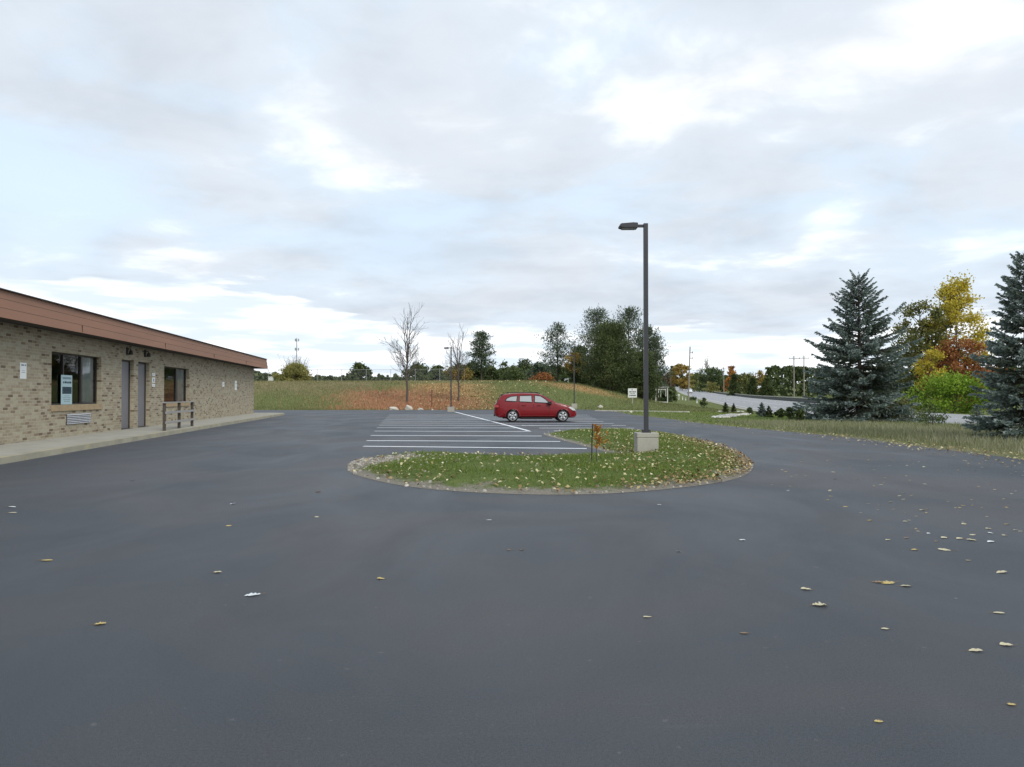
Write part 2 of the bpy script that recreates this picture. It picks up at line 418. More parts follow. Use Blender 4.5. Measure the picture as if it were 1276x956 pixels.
def npmesh(name, V, F, v=None, attrs=None):
    V = np.asarray(V, dtype=np.float32); F = np.asarray(F, dtype=np.int32)
    me = bpy.data.meshes.new(name)
    nf, k = F.shape
    me.vertices.add(len(V)); me.vertices.foreach_set('co', V.ravel())
    me.loops.add(nf * k); me.loops.foreach_set('vertex_index', F.ravel())
    me.polygons.add(nf); me.polygons.foreach_set('loop_start', np.arange(0, nf * k, k, dtype=np.int32))
    if v is not None:
        a = me.attributes.new('v', 'FLOAT', 'FACE'); a.data.foreach_set('value', np.clip(v, 0, 1).astype(np.float32))
    for nme, val in (attrs or {}).items():
        a = me.attributes.new(nme, 'FLOAT', 'POINT'); a.data.foreach_set('value', val.astype(np.float32))
    me.update(calc_edges=True); me.validate()
    return me

class MB:
    """collects boxes, bars, tubes and prisms into one mesh"""
    def __init__(s): s.bm = bmesh.new()
    def box(s, x0, x1, y0, y1, z0, z1, bevel=0.0):
        r = bmesh.ops.create_cube(s.bm, size=1.0)
        for v in r['verts']:
            v.co = Vector(((x0 + x1) / 2 + v.co.x * (x1 - x0), (y0 + y1) / 2 + v.co.y * (y1 - y0), (z0 + z1) / 2 + v.co.z * (z1 - z0)))
        if bevel:
            es = list({e for v in r['verts'] for e in v.link_edges})
            bmesh.ops.bevel(s.bm, geom=es, offset=bevel, segments=2, affect='EDGES', profile=0.6)
        return s
    def tube(s, pts, radii, n=8, caps=True):
        pts = [Vector(p) for p in pts]
        if isinstance(radii, (int, float)): radii = [radii] * len(pts)
        rings = []
        for i, p in enumerate(pts):
            d = (pts[min(i + 1, len(pts) - 1)] - pts[max(i - 1, 0)]).normalized()
            a = d.orthogonal().normalized() if abs(d.z) < 0.99 else Vector((1, 0, 0))
            if abs(d.z) < 0.99: a = d.cross(Vector((0, 0, 1))).normalized()
            b = d.cross(a).normalized()
            rings.append([s.bm.verts.new(p + (a * math.cos(2 * PI * k / n) + b * math.sin(2 * PI * k / n)) * radii[i]) for k in range(n)])
        for A, B in zip(rings, rings[1:]):
            for k in range(n):
                s.bm.faces.new((A[k], A[(k + 1) % n], B[(k + 1) % n], B[k]))
        if caps:
            s.bm.faces.new(rings[0]); s.bm.faces.new(rings[-1])
        return s
    def prism(s, poly, axis, a, b):
        """poly of 2D points extruded along axis (0,1,2) from a to b"""
        def mk(p, w):
            q = [0, 0, 0]; o = [i for i in range(3) if i != axis]
            q[o[0]], q[o[1]], q[axis] = p[0], p[1], w
            return s.bm.verts.new(q)
        A = [mk(p, a) for p in poly]; B = [mk(p, b) for p in poly]
        n = len(poly)
        s.bm.faces.new(A); s.bm.faces.new(B)
        for i in range(n):
            s.bm.faces.new((A[i], A[(i + 1) % n], B[(i + 1) % n], B[i]))
        return s
    def quad(s, *ps):
        s.bm.faces.new([s.bm.verts.new(p) for p in ps]); return s
    def mesh(s, name):
        bmesh.ops.recalc_face_normals(s.bm, faces=s.bm.faces)
        me = bpy.data.meshes.new(name); s.bm.to_mesh(me); s.bm.free()
        return me
    def build(s, name, mat, parent=None, smooth=False):
        return link(name, s.mesh(name), mat, parent, smooth)

# ------------------------------------------------------------------ terrain
U = np.array([-0.1423, 0.9898]); N2 = np.array([0.9898, 0.1423])      # along and across the building
BROT = math.atan2(0.1423, 0.9898)
def ts(t, s): return (t * N2[0] + s * U[0], t * N2[1] + s * U[1])

def g0(x, y):                        # flat-ground point seen at a place in the photo
    Y = CAM_H * FPX / (y - 492.0)
    return ((x - 638) / FPX * Y, Y)
LOT = [ts(-9.15, -40), ts(-9.15, 63.3), ts(-9.8, 64.4), ts(-11, 64.9), ts(-46, 64.9), (-62, 83), (-45, 82), (-26, 80.5), (-12.8, 81), (-3.2, 81.5), (7.3, 84),
       (8.9, 80), (9.9, 72), (9.5, 62), (10.3, 53), (10.5, 44.5), (11.0, 40), (11.7, 35.5), (12.4, 31), (12.7, 28), (12.6, 23.6), (12.7, 19), (12.9, 10), (13.5, -40)]
def catmull(P, n=6, closed=True):
    P = [np.array(p, float) for p in P]; out = []; m = len(P)
    for i in range(m if closed else m - 1):
        if closed: a, b, c, d = P[i - 1], P[i], P[(i + 1) % m], P[(i + 2) % m]
        else: a, b, c, d = P[max(i - 1, 0)], P[i], P[i + 1], P[min(i + 2, m - 1)]
        for k in range(n):
            t = k / n
            out.append(0.5 * ((2 * b) + (-a + c) * t + (2 * a - 5 * b + 4 * c - d) * t * t + (-a + 3 * b - 3 * c + d) * t ** 3))
    if not closed: out.append(P[-1])
    return [tuple(p) for p in out]
def poly_sd(P, X, Y):
    """signed distance to polygon, negative inside"""
    X = np.asarray(X, float); Y = np.asarray(Y, float)
    d2 = np.full(X.shape, 1e18); ins = np.zeros(X.shape, bool)
    n = len(P)
    for i in range(n):
        x0, y0 = P[i]; x1, y1 = P[(i + 1) % n]
        ex, ey = x1 - x0, y1 - y0
        L = ex * ex + ey * ey
        if L < 1e-12: continue
        t = np.clip(((X - x0) * ex + (Y - y0) * ey) / L, 0, 1)
        d2 = np.minimum(d2, (X - x0 - t * ex) ** 2 + (Y - y0 - t * ey) ** 2)
        cnd = (y0 > Y) != (y1 > Y)
        with np.errstate(divide='ignore', invalid='ignore'):
            xi = x0 + (Y - y0) * ex / (ey if abs(ey) > 1e-12 else 1e-12)
        ins ^= cnd & (X < xi)
    d = np.sqrt(d2)
    return np.where(ins, -d, d)
def sstep(x, a, b):
    t = np.clip((np.asarray(x, float) - a) / (b - a), 0, 1); return t * t * (3 - 2 * t)

_yy = np.arange(-200, 3001, 5.0)
def _smooth(y, xs, ys, w):
    f = np.interp(np.arange(-200 - w, 3001 + w, 5.0), xs, ys); k = int(w / 5) * 2 + 1
    ker = np.hanning(k + 2)[1:-1]; ker /= ker.sum()
    return np.convolve(f, ker, 'valid')[:len(_yy)]
_xn = _smooth(None, [-260, -60, 0, 30, 53, 83, 120, 240, 500, 900, 1500, 3100], [150, 76, 53, 41, 32.2, 27.8, 34.0, 57.7, 108.4, 186.4, 303, 614], 20)
_zr = _smooth(None, [-260, 30, 60, 83, 130, 162, 240, 362, 500, 605, 900, 1200, 3100], [-.6, -.6, -.55, -.30, 0.1, .25, .65, 1.9, 3.8, 5.6, 12.4, 15.5, 16], 30)
def road_x(Y): return np.interp(Y, _yy, _xn)
def road_z(Y): return np.interp(Y, _yy, _zr)
ROAD_W = 16.0

def gz(X, Y):
    X = np.asarray(X, float); Y = np.asarray(Y, float)
    k = X / np.maximum(Y, 5.0)
    zc = np.interp(k, [-0.6, 0.03, 0.085, 0.15, 0.20, 0.26, 0.32], [3.6, 3.6, 3.15, 1.95, 0.85, 0.15, 0.0])
    zl = zc * sstep(Y, 84, 113)
    zl = zl + 0.0145 * np.clip(Y - 116, 0, 120) * (zc / 3.6)
    zl = zl + 0.25 * np.sin(X * 0.05) * sstep(Y, 95, 140) * (zc / 3.6)
    zr = road_z(Y)
    u = X - road_x(Y)
    wl_ = np.minimum(10 + 0.12 * np.maximum(Y - 40, 0), 30)
    w = sstep(u, -3 - wl_, -3)
    z = zl * (1 - w) + (zr - 0.06) * w
    # far side of the road falls a little, then low hills
    z = z - 0.8 * sstep(u, ROAD_W + 3, ROAD_W + 16) + 9 * sstep(u, 60, 320) * sstep(Y, 150, 600)
    z = z + 8 * sstep(Y, 500, 1500) * (1 - w)
    d = poly_sd(LOT, X, Y)
    near = np.where(d < 0, -0.05, -0.045 + 0.035 * sstep(d, 0.0, 1.2))
    z = near + (z - 0.0) * sstep(d, 0.3, 3.0)
    return z
def gz1(x, y): return float(gz(np.array([x]), np.array([y]))[0])
_ys = np.concatenate([np.arange(4, 130, 0.1), np.arange(130, 900, 0.5)])
def hit(x, y):
    """where the sight line through a photo point meets the ground"""
    X = (x - 638) / FPX * _ys
    ray = CAM_H - (y - 492) / FPX * _ys
    g = gz(X, _ys)
    i = np.argmax(ray <= g)
    if ray[i] > g[i]: i = len(_ys) - 1
    return float(X[i]), float(_ys[i]), float(g[i])

def nonuni(lo, hi, step, far, grow=1.25):
    a = list(np.arange(lo, hi + 1e-6, step)); s = step
    while a[-1] < far: s *= grow; a.append(a[-1] + s)
    s = step
    while a[0] > -far: s *= grow; a.insert(0, a[0] - s)
    return np.array(a)
gx = nonuni(-70, 110, 1.25, 3500); gy = nonuni(-20, 260, 1.5, 3500)
GX, GY = np.meshgrid(gx, gy)
GZ = gz(GX.ravel(), GY.ravel())
ny, nx = GX.shape
idx = np.arange(nx * ny).reshape(ny, nx)
F = np.stack([idx[:-1, :-1].ravel(), idx[:-1, 1:].ravel(), idx[1:, 1:].ravel(), idx[1:, :-1].ravel()], 1)
fx, fy = GX.ravel(), GY.ravel()
kk = fx / np.maximum(fy, 5)
# plant zones of the bank: rust-red weeds low in the middle, tan litter to the right of it, dry grass along the crest
redz = np.exp(-((kk + 0.155) / 0.072) ** 2) * sstep(fy, 82, 86) * (1 - sstep(fy, 97, 105)) * 1.1
redz = redz + 0.75 * np.exp(-((kk + 0.09) / 0.06) ** 2) * sstep(fy, 82, 85) * (1 - sstep(fy, 92, 100))
tanz = np.exp(-((kk + 0.085) / 0.06) ** 2) * sstep(fy, 82, 86) * (1 - sstep(fy, 104, 112)) * 0.95
dryz = 0.55 * sstep(fy, 92, 110) * (1 - sstep(fy, 119, 126)) * (1 - sstep(kk, -0.16, -0.04)) + 0.35 * (kk < -0.18) * sstep(fy, 88, 100) * (1 - sstep(fy, 122, 128))
dryz = np.maximum(dryz, 0.5 * sstep(fx, 12, 14) * (1 - sstep(fx, 20, 25)) * (1 - sstep(fy, 44, 52)))
sd = poly_sd(LOT, fx, fy)
dirt = 0.75 * np.exp(-np.maximum(sd, 0) / 0.9) * (sd < 6)
# bare needle litter under the pines on the bank
dirt = np.maximum(dirt, 0)
tanz = np.maximum(tanz, 0.8 * np.exp(-((kk - (0.10 + (fy - 104) * -0.006)) / 0.05) ** 2) * sstep(fy, 98, 104) * (1 - sstep(fy, 118, 122)))
me = npmesh('ground', np.stack([fx, fy, GZ], 1), F, None, {'red': redz, 'tan': tanz, 'dry': dryz, 'dirt': dirt})
tag(link('ground', me, 'ground', smooth=True), kind='structure')

def cdt_mesh(name, poly, step, zf, attrs=None, skirt=0.0):
    P = np.array(poly); rng = np.random.default_rng(5)
    pts = [Vector(p) for p in poly]; n = len(pts)
    xs = np.arange(P[:, 0].min(), P[:, 0].max(), step); ys = np.arange(P[:, 1].min(), P[:, 1].max(), step)
    A, B = np.meshgrid(xs, ys); A = A.ravel() + rng.uniform(-.3, .3, A.size) * step; B = B.ravel() + rng.uniform(-.3, .3, B.size) * step
    k = poly_sd(poly, A, B) < -step * 0.5
    pts += [Vector((a, b)) for a, b in zip(A[k], B[k])]
    r = delaunay_2d_cdt(pts, [(i, (i + 1) % n) for i in range(n)], [], 1, 1e-4)
    v2 = np.array([tuple(v) for v in r[0]]); tri = [list(f) for f in r[2]]
    d = np.maximum(-poly_sd(poly, v2[:, 0], v2[:, 1]), 0)
    z = zf(v2[:, 0], v2[:, 1], d)
    V = np.column_stack([v2, z])
    Fs = np.array([f for f in tri if len(f) == 3])
    a, b, c_ = V[Fs[:, 0]], V[Fs[:, 1]], V[Fs[:, 2]]
    flip = np.cross(b - a, c_ - a)[:, 2] < 0
    Fs[flip] = Fs[flip][:, ::-1]
    return V, Fs, d

V, Fs, d = cdt_mesh('parking_lot', LOT, 4.0, lambda x, y, d: 0 * x)
bm = bmesh.new()
vs = [bm.verts.new(p) for p in V]
for f in Fs: bm.faces.new([vs[i] for i in f])
edge = [e for e in bm.edges if e.is_boundary]
r = bmesh.ops.extrude_edge_only(bm, edges=edge)
for g in r['geom']:
    if isinstance(g, bmesh.types.BMVert): g.co.z -= 0.12
me = bpy.data.meshes.new('parking_lot'); bm.to_mesh(me); bm.free()
tag(link('parking_lot', me, 'asphalt'), kind='structure')

# grass island
ISL = catmull([g0(*p) for p in [(433, 585), (450, 594), (500, 605), (560, 611.5), (620, 615), (690, 616.5), (760, 615), (830, 609.5), (890, 602), (925, 593.5), (938, 582),
               (932, 571), (912, 560), (878, 549.5), (835, 541.8), (790, 538.6), (740, 538.2), (690, 539.4), (677, 541), (690, 545.5), (728, 556), (752, 562.5), (766, 568), (745, 570.5),
               (700, 570.8), (620, 570), (540, 569), (480, 570), (448, 573), (437, 578)]], 5)
def isl_z(x, y, d): return 0.012 + 0.15 * sstep(d, 0.0, 1.4) + 0.02 * np.sin(x * 2.1) * np.sin(y * 1.7) * sstep(d, .4, 1.2)
V, Fs, d = cdt_mesh('grass_island', ISL, 0.30, isl_z)
V[:, 2] = np.where(d < 1e-3, 0.004, V[:, 2])
edge_w = np.exp(-d / np.where(V[:, 1] < 21.5, 0.50, 0.25))
tipd = np.hypot(V[:, 0] - g0(455, 578)[0], V[:, 1] - g0(455, 578)[1])
edge_w = np.maximum(edge_w, 1.2 * np.exp(-(tipd / 1.1) ** 2))
me = npmesh('grass_island', V, Fs, None, {'edge': edge_w})
tag(link('grass_island', me, 'soil', smooth=True), kind='structure')
def isl_surf(x, y):
    d = np.maximum(-poly_sd(ISL, x, y), 0)
    return isl_z(x, y, d), d

# painted stall lines
def strip(mb, a, b, w, z):
    a = np.array(a, float); b = np.array(b, float); dd = (b - a) / np.linalg.norm(b - a); nn = np.array([-dd[1], dd[0]]) * w / 2
    mb.quad((*(a - nn), z), (*(b - nn), z), (*(b + nn), z), (*(a + nn), z))
lines = [((453, 556.1), (731, 559.0)), ((457, 549.1), (698, 550.2)), ((462, 542.7), (675, 543.4)), ((466.5, 537.2), (662, 537.8)),
         ((470, 533.0), (900, 533.6)), ((472.5, 529.8), (780, 530.3)), ((475, 527.2), (765, 527.7)), ((477, 524.9), (752, 525.3)), ((479, 522.9), (745, 523.3)),
         ((480.5, 521.2), (742, 521.5)), ((482, 519.6), (738, 519.9)), ((483.5, 518.2), (735, 518.4)), ((485, 516.9), (732, 517.1))]
lines[4] = ((470, 533.0), (648, 533.4))
for a, b in lines:
    mb = MB(); strip(mb, g0(*a), g0(*b), 0.24, 0.004); tag(mb.build('stall_line', 'line'), kind='structure')
for a, b in [((690, 537.0), (800, 537.2)), ((672, 533.5), (790, 533.6)), ((650, 530.3), (762, 530.3))]:
    mb = MB(); strip(mb, g0(*a), g0(*b), 0.24, 0.004); tag(mb.build('stall_line', 'line'), kind='structure')
mb = MB(); strip(mb, g0(567, 513.4), g0(659, 537.1), 0.18, 0.008); tag(mb.build('centre_line', 'line'), kind='structure')
mb = MB(); strip(mb, ts(-16, 71), ts(-10.2, 69.5), 0.3, 0.004); tag(mb.build('stall_line', 'line'), kind='structure')

# ------------------------------------------------------------------ road
ysr = np.concatenate([np.arange(-60, 400, 4.0), np.arange(400, 1300, 15.0)])
def road_strip(name, mat, u0, u1, dz_, y0=-60, y1=1300, dash=None):
    ys = ysr[(ysr >= y0) & (ysr <= y1)]
    V = []; Fq = []
    if dash is None:
        for y in ys:
            V += [(road_x(y) + u0, y, road_z(y) + dz_), (road_x(y) + u1, y, road_z(y) + dz_)]
        Fq = [(2 * i, 2 * i + 1, 2 * i + 3, 2 * i + 2) for i in range(len(ys) - 1)]
    else:
        y = y0
        while y < y1:
            i = len(V)
            for q in (y, y + dash[0]):
                V += [(road_x(q) + u0, q, road_z(q) + dz_), (road_x(q) + u1, q, road_z(q) + dz_)]
            Fq.append((i, i + 1, i + 3, i + 2)); y += dash[1]
    return tag(link(name, npmesh(name, V, Fq), mat), kind='structure')
road_strip('road', 'road_grey', 0, ROAD_W, 0.0)
road_strip('road_shoulder', 'concrete', -1.3, 0.0, -0.02)
road_strip('edge_line', 'line', 0.35, 0.5, 0.006)
road_strip('edge_line', 'line', ROAD_W - 0.6, ROAD_W - 0.45, 0.006)
road_strip('lane_line', 'line', ROAD_W * 0.27, ROAD_W * 0.27 + 0.16, 0.006, 20, 700, (3.0, 12.0))
road_strip('lane_line', 'line', ROAD_W * 0.73, ROAD_W * 0.73 + 0.16, 0.006, 20, 700, (3.0, 12.0))
road_strip('median_line', 'line', ROAD_W * 0.5, ROAD_W * 0.5 + 0.14, 0.006, 0, 900)
# concrete walk at the drive entrance
a = np.array(hit(741, 512.9)[:2]); b = np.array(hit(857, 514.6)[:2])
mb = MB(); dd = (b - a) / np.linalg.norm(b - a); nn = np.array([-dd[1], dd[0]]) * 0.7
q = [a - nn * 0, b - nn * 0, b + nn, a + nn]
za, zb = gz1(*a), gz1(*b)
vsb = [mb.bm.verts.new((*p, -0.15)) for p in q]; vst = [mb.bm.verts.new((*p, z + 0.14)) for p, z in zip(q, (za, zb, zb, za))]
mb.bm.faces.new(vst)
for i in range(4): mb.bm.faces.new((vsb[i], vsb[(i + 1) % 4], vst[(i + 1) % 4], vst[i]))
tag(mb.build('path', 'pale_stone'), kind='structure')

# ------------------------------------------------------------------ building
WT = -11.5                                    # wall plane, metres left of the lens along the cross axis
S0 = 20.0
bx, by = ts(WT, S0)
bld = thing('brick_building', 'long low brick building with brown metal roof edge beside the parking lot', 'building', (bx, by, 0), BROT)
def wall_at(x):                               # local y (along wall) and depth of a photo column on the wall plane
    k = (x - 638) / FPX; Y = WT / (0.9898 * k + 0.1423)
    return Y * (0.9898 - 0.1423 * k) - S0, Y
def wall_z(x, y): return CAM_H + (492 - y) / FPX * wall_at(x)[1]
SW = 0.15
Y0, Y1, ZT = -45.0, 43.0, 3.95
w1 = (wall_at(64)[0], wall_at(126)[0], wall_z(64, 505), wall_z(64, 437.5))
d1 = (wall_at(151.5)[0], wall_at(166.5)[0], SW, wall_z(151, 447.5))
d2 = (wall_at(172)[0], wall_at(186)[0], SW, wall_z(172, 450.5))
w2 = (wall_at(204.5)[0], wall_at(235.5)[0], wall_z(204, 502), wall_z(204, 456))
holes = [w1, d1, d2, w2]
REV = 0.22
mb = MB(); yb = [Y0]
for h in holes: yb += [h[0], h[1]]
yb.append(Y1)
def wq(y0, y1, z0, z1): mb.quad((0, y0, z0), (0, y1, z0), (0, y1, z1), (0, y0, z1))
for i in range(len(yb) - 1):
    h = next((h for h in holes if abs(h[0] - yb[i]) < 1e-6), None)
    if h is None: wq(yb[i], yb[i + 1], 0, ZT)
    else:
        if h[2] > 0.3: wq(h[0], h[1], 0, h[2])
        wq(h[0], h[1], h[3], ZT)
        y0, y1, z0, z1 = h
        mb.quad((0, y0, z0), (-REV, y0, z0), (-REV, y0, z1), (0, y0, z1)); mb.quad((0, y1, z0), (-REV, y1, z0), (-REV, y1, z1), (0, y1, z1))
        mb.quad((0, y0, z1), (0, y1, z1), (-REV, y1, z1), (-REV, y0, z1)); mb.quad((0, y0, z0), (0, y1, z0), (-REV, y1, z0), (-REV, y0, z0))
mb.quad((0, Y1, 0), (-16, Y1, 0), (-16, Y1, ZT), (0, Y1, ZT)); mb.quad((0, Y0, 0), (-16, Y0, 0), (-16, Y0, ZT), (0, Y0, ZT)); mb.quad((-16, Y0, 0), (-16, Y1, 0), (-16, Y1, ZT), (-16, Y0, ZT))
mb.build('wall', 'brick', bld)
# roof with lapped metal fascia courses
FX = 0.80; Z0, Z1 = 3.70, 4.47; FE = Y1 + 1.55
roof = MB().box(-17, FX - 0.12, Y0 - .5, FE - 0.12, Z1 - 0.10, Z1 - 0.02).build('roof', 'roof_felt', bld)
fm = MB(); n = 3
for i in range(n):
    za, zb = Z0 + (Z1 - Z0) * i / n, Z0 + (Z1 - Z0) * (i + 1) / n
    xa, xb = FX - 0.035 * i, FX - 0.035 * (i + 1) + 0.012
    prof = [(xa, za), (xa - 0.003, za + .012), (xb, zb), (xb - 0.05, zb), (xa - 0.05, za)]
    fm.prism(prof, 1, Y0 - 0.5, FE - 0.035 * i)
    ye = FE - 0.035 * i
    fm.prism([(ye + 0.001, za), (ye - .012, zb), (ye - 0.06, zb), (ye - 0.05, za)], 0, -17, xa - 0.004)
fas = fm.build('fascia', 'fascia', roof)
sm_ = MB()
for i in (1, 2):                                # dark joint strips between the courses
    z = Z0 + (Z1 - Z0) * i / n
    sm_.box(FX - 0.035 * i - 0.06, FX - 0.035 * i + 0.006, Y0 - .5, FE - 0.04, z - 0.013, z + 0.013)
y = -20.0
while y < FE:
    sm_.box(FX - 0.06, FX + 0.004, y, y + 0.012, Z0 + .01, Z0 + (Z1 - Z0) / n); y += 9.3
sm_.build('fascia_joint', 'soffit', roof)
MB().box(FX - 0.10, FX - 0.012, Y0 - .5, FE - .1, Z1 - 0.005, Z1 + 0.022).build('roof_edging', 'bronze_frame', roof)
MB().box(-16, FX - 0.05, Y0 - .4, FE - 0.07, Z0 + 0.012, Z0 + 0.05).build('soffit', 'soffit', roof)
# far return wall and back rooms seen through the glass
def window(h, splits, curtains):
    y0, y1, z0, z1 = h
    wn_ = MB(); f = 0.05; x = -REV + 0.06
    for (a, b, c, d_) in ((y0, y1, z0, z0 + f), (y0, y1, z1 - f, z1), (y0, y0 + f, z0 + f, z1 - f), (y1 - f, y1, z0 + f, z1 - f)):
        wn_.box(x - 0.08, x, a, b, c, d_)
    w = wn_.build('window', 'bronze_frame', bld)
    for sy, wd in splits:
        MB().box(x - 0.07, x + 0.012, sy - wd / 2, sy + wd / 2, z0 + f, z1 - f).build('mullion', 'bronze_frame', w)
    MB().quad((x - .04, y0 + f * .6, z0 + f * .6), (x - .04, y1 - f * .6, z0 + f * .6), (x - .04, y1 - f * .6, z1 - f * .6), (x - .04, y0 + f * .6, z1 - f * .6)).build('pane', 'window_glass', w)
    rm = MB(); X0_ = -REV - 3.2
    rm.quad((X0_, y0 - 1, 0.2), (X0_, y1 + 2, 0.2), (X0_, y1 + 2, 3.4), (X0_, y0 - 1, 3.4))
    rm.quad((X0_, y0 - 1, 0.2), (-REV - .02, y0 - 1, 0.2), (-REV - .02, y0 - 1, 3.4), (X0_, y0 - 1, 3.4))
    rm.quad((X0_, y1 + 2, 0.2), (-REV - .02, y1 + 2, 0.2), (-REV - .02, y1 + 2, 3.4), (X0_, y1 + 2, 3.4))
    rm.quad((X0_, y0 - 1, 0.2), (X0_, y1 + 2, 0.2), (-REV - .02, y1 + 2, 0.2), (-REV - .02, y0 - 1, 0.2))
    rm.quad((X0_, y0 - 1, 3.4), (X0_, y1 + 2, 3.4), (-REV - .02, y1 + 2, 3.4), (-REV - .02, y0 - 1, 3.4))
    rm.build('room', 'dark_room', w)
    for a, b in curtains:
        cm = MB(); m = max(6, int((b - a) / 0.09))
        for i in range(m):
            xa = x - 0.14 + 0.03 * (i % 2); xb = x - 0.14 + 0.03 * ((i + 1) % 2)
            ya, yb2 = a + (b - a) * i / m, a + (b - a) * (i + 1) / m
            cm.quad((xa, ya, z0 + .04), (xb, yb2, z0 + .04), (xb, yb2, z1 - .03), (xa, ya, z1 - .03))
        cm.build('curtain', 'curtain', w, True)
    return w
W1L = w1[1] - w1[0]
win1 = window(w1, [(w1[0] + W1L * 0.30, 0.06), (w1[0] + W1L * 0.66, 0.14)], [(w1[0] + W1L * 0.69, w1[1] - .08)])
MB().box(-REV, 0.045, w1[0] - 0.02, w1[1] + 0.02, w1[2] - 0.21, w1[2] - 0.002, 0.008).build('sill', 'sill_brick', win1)
W2L = w2[1] - w2[0]
win2 = window(w2, [(w2[0] + W2L * 0.60, 0.30)], [(w2[0] + W2L * 0.68, w2[1] - .08)])
MB().box(-REV, 0.045, w2[0] - 0.02, w2[1] + 0.02, w2[2] - 0.21, w2[2] - 0.002, 0.008).build('sill', 'sill_brick', win2)
for h in (d1, d2):
    y0, y1, z0, z1 = h
    fr = MB()
    fr.box(-REV + .005, -REV + .07, y0 + .002, y0 + .06, z0, z1 - .002); fr.box(-REV + .005, -REV + .07, y1 - .06, y1 - .002, z0, z1 - .002); fr.box(-REV + .005, -REV + .07, y0 + .06, y1 - .06, z1 - .07, z1 - .002)
    dr = MB().box(-REV - .03, -REV + 0.03, y0 + 0.06, y1 - 0.06, z0 + 0.02, z1 - 0.07).build('door', 'door_paint', bld)
    fr.build('door_frame', 'bronze_frame', dr)
    hd = MB().tube([(-REV + .03, y0 + .16, 1.15), (-REV + .10, y0 + .16, 1.15)], 0.012, 6).tube([(-REV + .10, y0 + .13, 1.15), (-REV + .10, y0 + .28, 1.15)], 0.014, 6)
    hd.build('handle', 'aluminium', dr)
    MB().box(-REV + .03, 0.01, y0 + .004, y1 - .004, z0 - .01, z0 + .018).build('threshold', 'bronze_frame', dr)
# louvred vent under the first window
ya, yb2 = wall_at(82.5)[0], wall_at(112)[0]; za, zb = wall_z(96, 528), wall_z(96, 515.5)
vm = MB(); vm.box(0.002, 0.012, ya, yb2, za, zb)
vent = vm.build('vent_grille', 'bronze_frame', bld)
lm = MB(); nl = 6
for i in range(nl):
    z = za + (zb - za) * (i + .15) / nl; hh = (zb - za) / nl * .62
    lm.prism([(0.013, z + hh), (0.05, z), (0.055, z + .01), (0.018, z + hh + .01)], 1, ya + .01, yb2 - .01)
lm.build('slat', 'aluminium', vent)
# dark wall lamps over the doors
for x, y in ((157.5, 437.5), (180, 440.5)):
    yl, zl_ = wall_at(x)[0], wall_z(x, y)
    b = MB().box(0.0, 0.05, yl - .08, yl + .08, zl_ - .16, zl_ + .16, .01).build('wall_lamp', 'lamp_black', bld)
    MB().tube([(0.05, yl, zl_ + .08), (0.14, yl, zl_ + .10), (0.17, yl, zl_ + .02)], .025, 8).tube([(0.17, yl, zl_ + .03), (0.17, yl, zl_ - .15)], [.06, .10], 10).build('lamp_shade', 'lamp_black', b)
# papers and notices
def notice(name, label, x0, x1, y0, y1, mat, px=0.0, marks=(), cat='notice', group=None):
    yl0, yl1 = wall_at(x0)[0], wall_at(x1)[0]; xm = (x0 + x1) / 2
    z1_, z0_ = wall_z(xm, y0), wall_z(xm, y1)
    t = thing(name, label, cat, tuple(Vector((bx, by, 0)) + Matrix.Rotation(BROT, 3, 'Z') @ Vector((px, (yl0 + yl1) / 2, z0_))), BROT, group)
    w, h = yl1 - yl0, z1_ - z0_
    MB().box(0.002, 0.008, -w / 2, w / 2, 0, h).build('sheet', mat, t)
    for m, a, b, c_, d_ in marks:
        MB().box(0.0085, 0.010, -w / 2 + a * w, -w / 2 + b * w, c_ * h, d_ * h).build('print', m, t)
    return t
px_ = -REV + 0.06 + 0.014
notice('window_notice', 'pale blue printed notice with a dark boxed panel standing in the larger window', 81.5, 95, 467.5, 504, 'notice_paper', px_,
       [('grey_ink', .12, .9, .86, .93), ('ink', .16, .26, .72, .78), ('ink', .3, .5, .72, .785), ('ink', .54, .68, .715, .78), ('ink', .72, .92, .72, .785),
        ('ink', .1, .95, .36, .60), ('notice_paper', .18, .86, .50, .555), ('notice_paper', .18, .86, .42, .475), ('grey_ink', .25, .8, .10, .12), ('grey_ink', .2, .85, .16, .18), ('grey_ink', .2, .85, .22, .24), ('grey_ink', .3, .75, .28, .30)])
notice('wall_notice', 'white paper notice on the brick wall left of the larger window', 24.5, 32.5, 452, 472, 'paper', 0,
       [('grey_ink', .15, .6, .80, .90), ('grey_ink', .7, .9, .80, .90), ('grey_ink', .2, .8, .38, .41), ('grey_ink', .25, .8, .50, .52)])
# three little signs in a column beside the second door
for y0, y1, lab in ((465, 468.5, 'small white sign beside the second door, topmost of three'), (470.5, 477, 'white framed sign with a grey middle beside the second door'), (478.5, 482, 'small white sign beside the second door, lowest of three')):
    notice('door_sign', lab, 189.5, 193, y0, y1, 'paper', 0, [('grey_ink', .3, .7, .2, .8)] if y1 - y0 > 5 else [('grey_ink', .2, .8, .45, .6)], 'sign', 'little signs beside the doors')
notice('wall_notice', 'narrow white notice on the bare brick wall nearer the railing', 277, 279.5, 476, 482, 'paper', 0, [('grey_ink', .2, .8, .5, .6)], 'notice', 'notices on the far bare wall')
notice('wall_notice', 'tall narrow white notice on the brick wall nearest the far corner', 292.5, 295, 474.5, 486, 'paper', 0, [('grey_ink', .2, .8, .3, .35), ('grey_ink', .2, .8, .65, .7)], 'notice', 'notices on the far bare wall')

